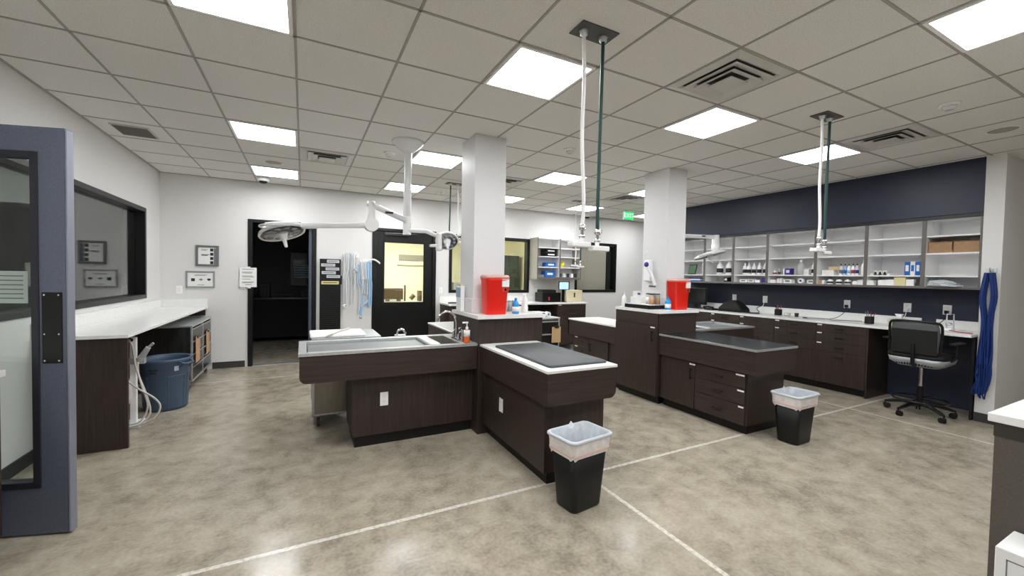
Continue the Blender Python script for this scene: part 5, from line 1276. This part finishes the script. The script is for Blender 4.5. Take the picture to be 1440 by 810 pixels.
# fifth bay: 4.065..4.66
for k, y in enumerate((4.5, 4.43, 4.34, 4.25, 4.15)):
    bottle('spray_bottle', ('first', 'second', 'third', 'fourth', 'fifth')[k]+' from left of the five white bottles with black labels', XC, y, R1, .034, .2, M_white, M_white, grp='white bottles with black labels', label_m=M_ink)
for k, (y0, y1, h_, m_) in enumerate(((4.42, 4.55, .05, M_paper), (4.3, 4.4, .055, M_paper), (4.2, 4.28, .04, M_lam), (4.1, 4.17, .075, M_purple))):
    sb(('wide white carton under the black labelled bottles, leftmost', 'white carton under the black labelled bottles, second from left', 'low grey-white carton under the black labelled bottles', 'purple carton at the right end under the black labelled bottles')[k], y0, y1, R0, h_, m_, M_inkg if k < 2 else None)
# sixth bay 4.66..5.24
for k, y in enumerate((4.98, 4.8)): bottle('large_jug', ('left', 'right')[k]+' of two big white spray bottles behind the lamp head', XC, y, R1, .055, .25, M_white, M_white, cat='bottle', label_m=M_ink)
sb('black small box on the bottom shelf behind the lamp head', 4.78, 4.86, R0, .08, M_black, M_paper)
# seventh bay 5.24..5.85
o = thing('tablet', 'tilted tablet with a green screen in the leftmost visible cabinet', 'tablet', (XC, 5.62, R1)); B().box(-.008, .008, -.09, .09, 0, .2, M=Matrix.Translation((XC, 5.6, R1)) @ Matrix.Rotation(.25, 4, 'Y')).build('case', M_black, o, bevel=.004); B().box(-.0095, -.008, -.075, .075, .02, .18, M=Matrix.Translation((XC, 5.6, R1)) @ Matrix.Rotation(.25, 4, 'Y')).build('screen', mat('green_print', '3f6b42', .4), o)
for k in range(3): sb(('bottom', 'middle', 'top')[k]+' blue booklet of the pile under the tablet', 5.35, 5.62, R0+k*.022, .02, (M_bluepl, M_paper, M_purple)[k], None, 'booklet')
sb('tall white binder at the right of the tablet cabinet', 5.27, 5.31, R1, .22, M_paper, None, 'binder')

# ---------------------------------------------------------------- blue leads on the wing wall
t = thing('hanging_leads', 'bundle of blue slip leads hanging on a hook at the right wall end', 'leads', (6.72, 1.6, .3))
B().box(6.735, 6.749, 1.56, 1.64, 1.665, 1.715).tube([(6.74, 1.6, 1.69), (6.69, 1.6, 1.68), (6.68, 1.6, 1.72)], .007, 8, sub=3).cyl((6.72, 1.6, 1.69), (6.738, 1.6, 1.69), .018).build('hook', M_steel, t)
rn = random.Random(11)
for k in range(26):
    u = (k-12.5)/12.5; side = 1 if u > 0 else -1
    zb = .36+rn.uniform(-.05, .12)+(.08 if abs(u) > .8 else 0); x = 6.725-rn.uniform(0, .05)
    mid = 1.6+.04*u+.012*side
    pts = [(x, 1.6+.035*u, 1.665), (x-.01, mid+.01*side, 1.4), (x-.008, 1.6+.045*u+rn.uniform(-.008, .008), 1.15), (x, 1.605+.05*u+rn.uniform(-.01, .01), .8), (x-.01, 1.61+.05*u+rn.uniform(-.015, .015), .55), (x-.012, 1.615+.045*u+rn.uniform(-.015, .015), zb)]
    B().tube(pts, .0075, 6, sub=4).build('lead', M_navyst, t)
b = B()
for k in range(9):
    y = 1.57+k*.012; z = .36+rn.uniform(-.04, .05)
    b.tube([(6.69, y, z+.08), (6.67, y+.02, z), (6.68, y+.03*rn.uniform(-1, 1), z-.05), (6.7, y+.01, z-.02), (6.7, y, z+.06)], .006, 6, sub=4)
b.build('loose_loops', M_navyst, t)
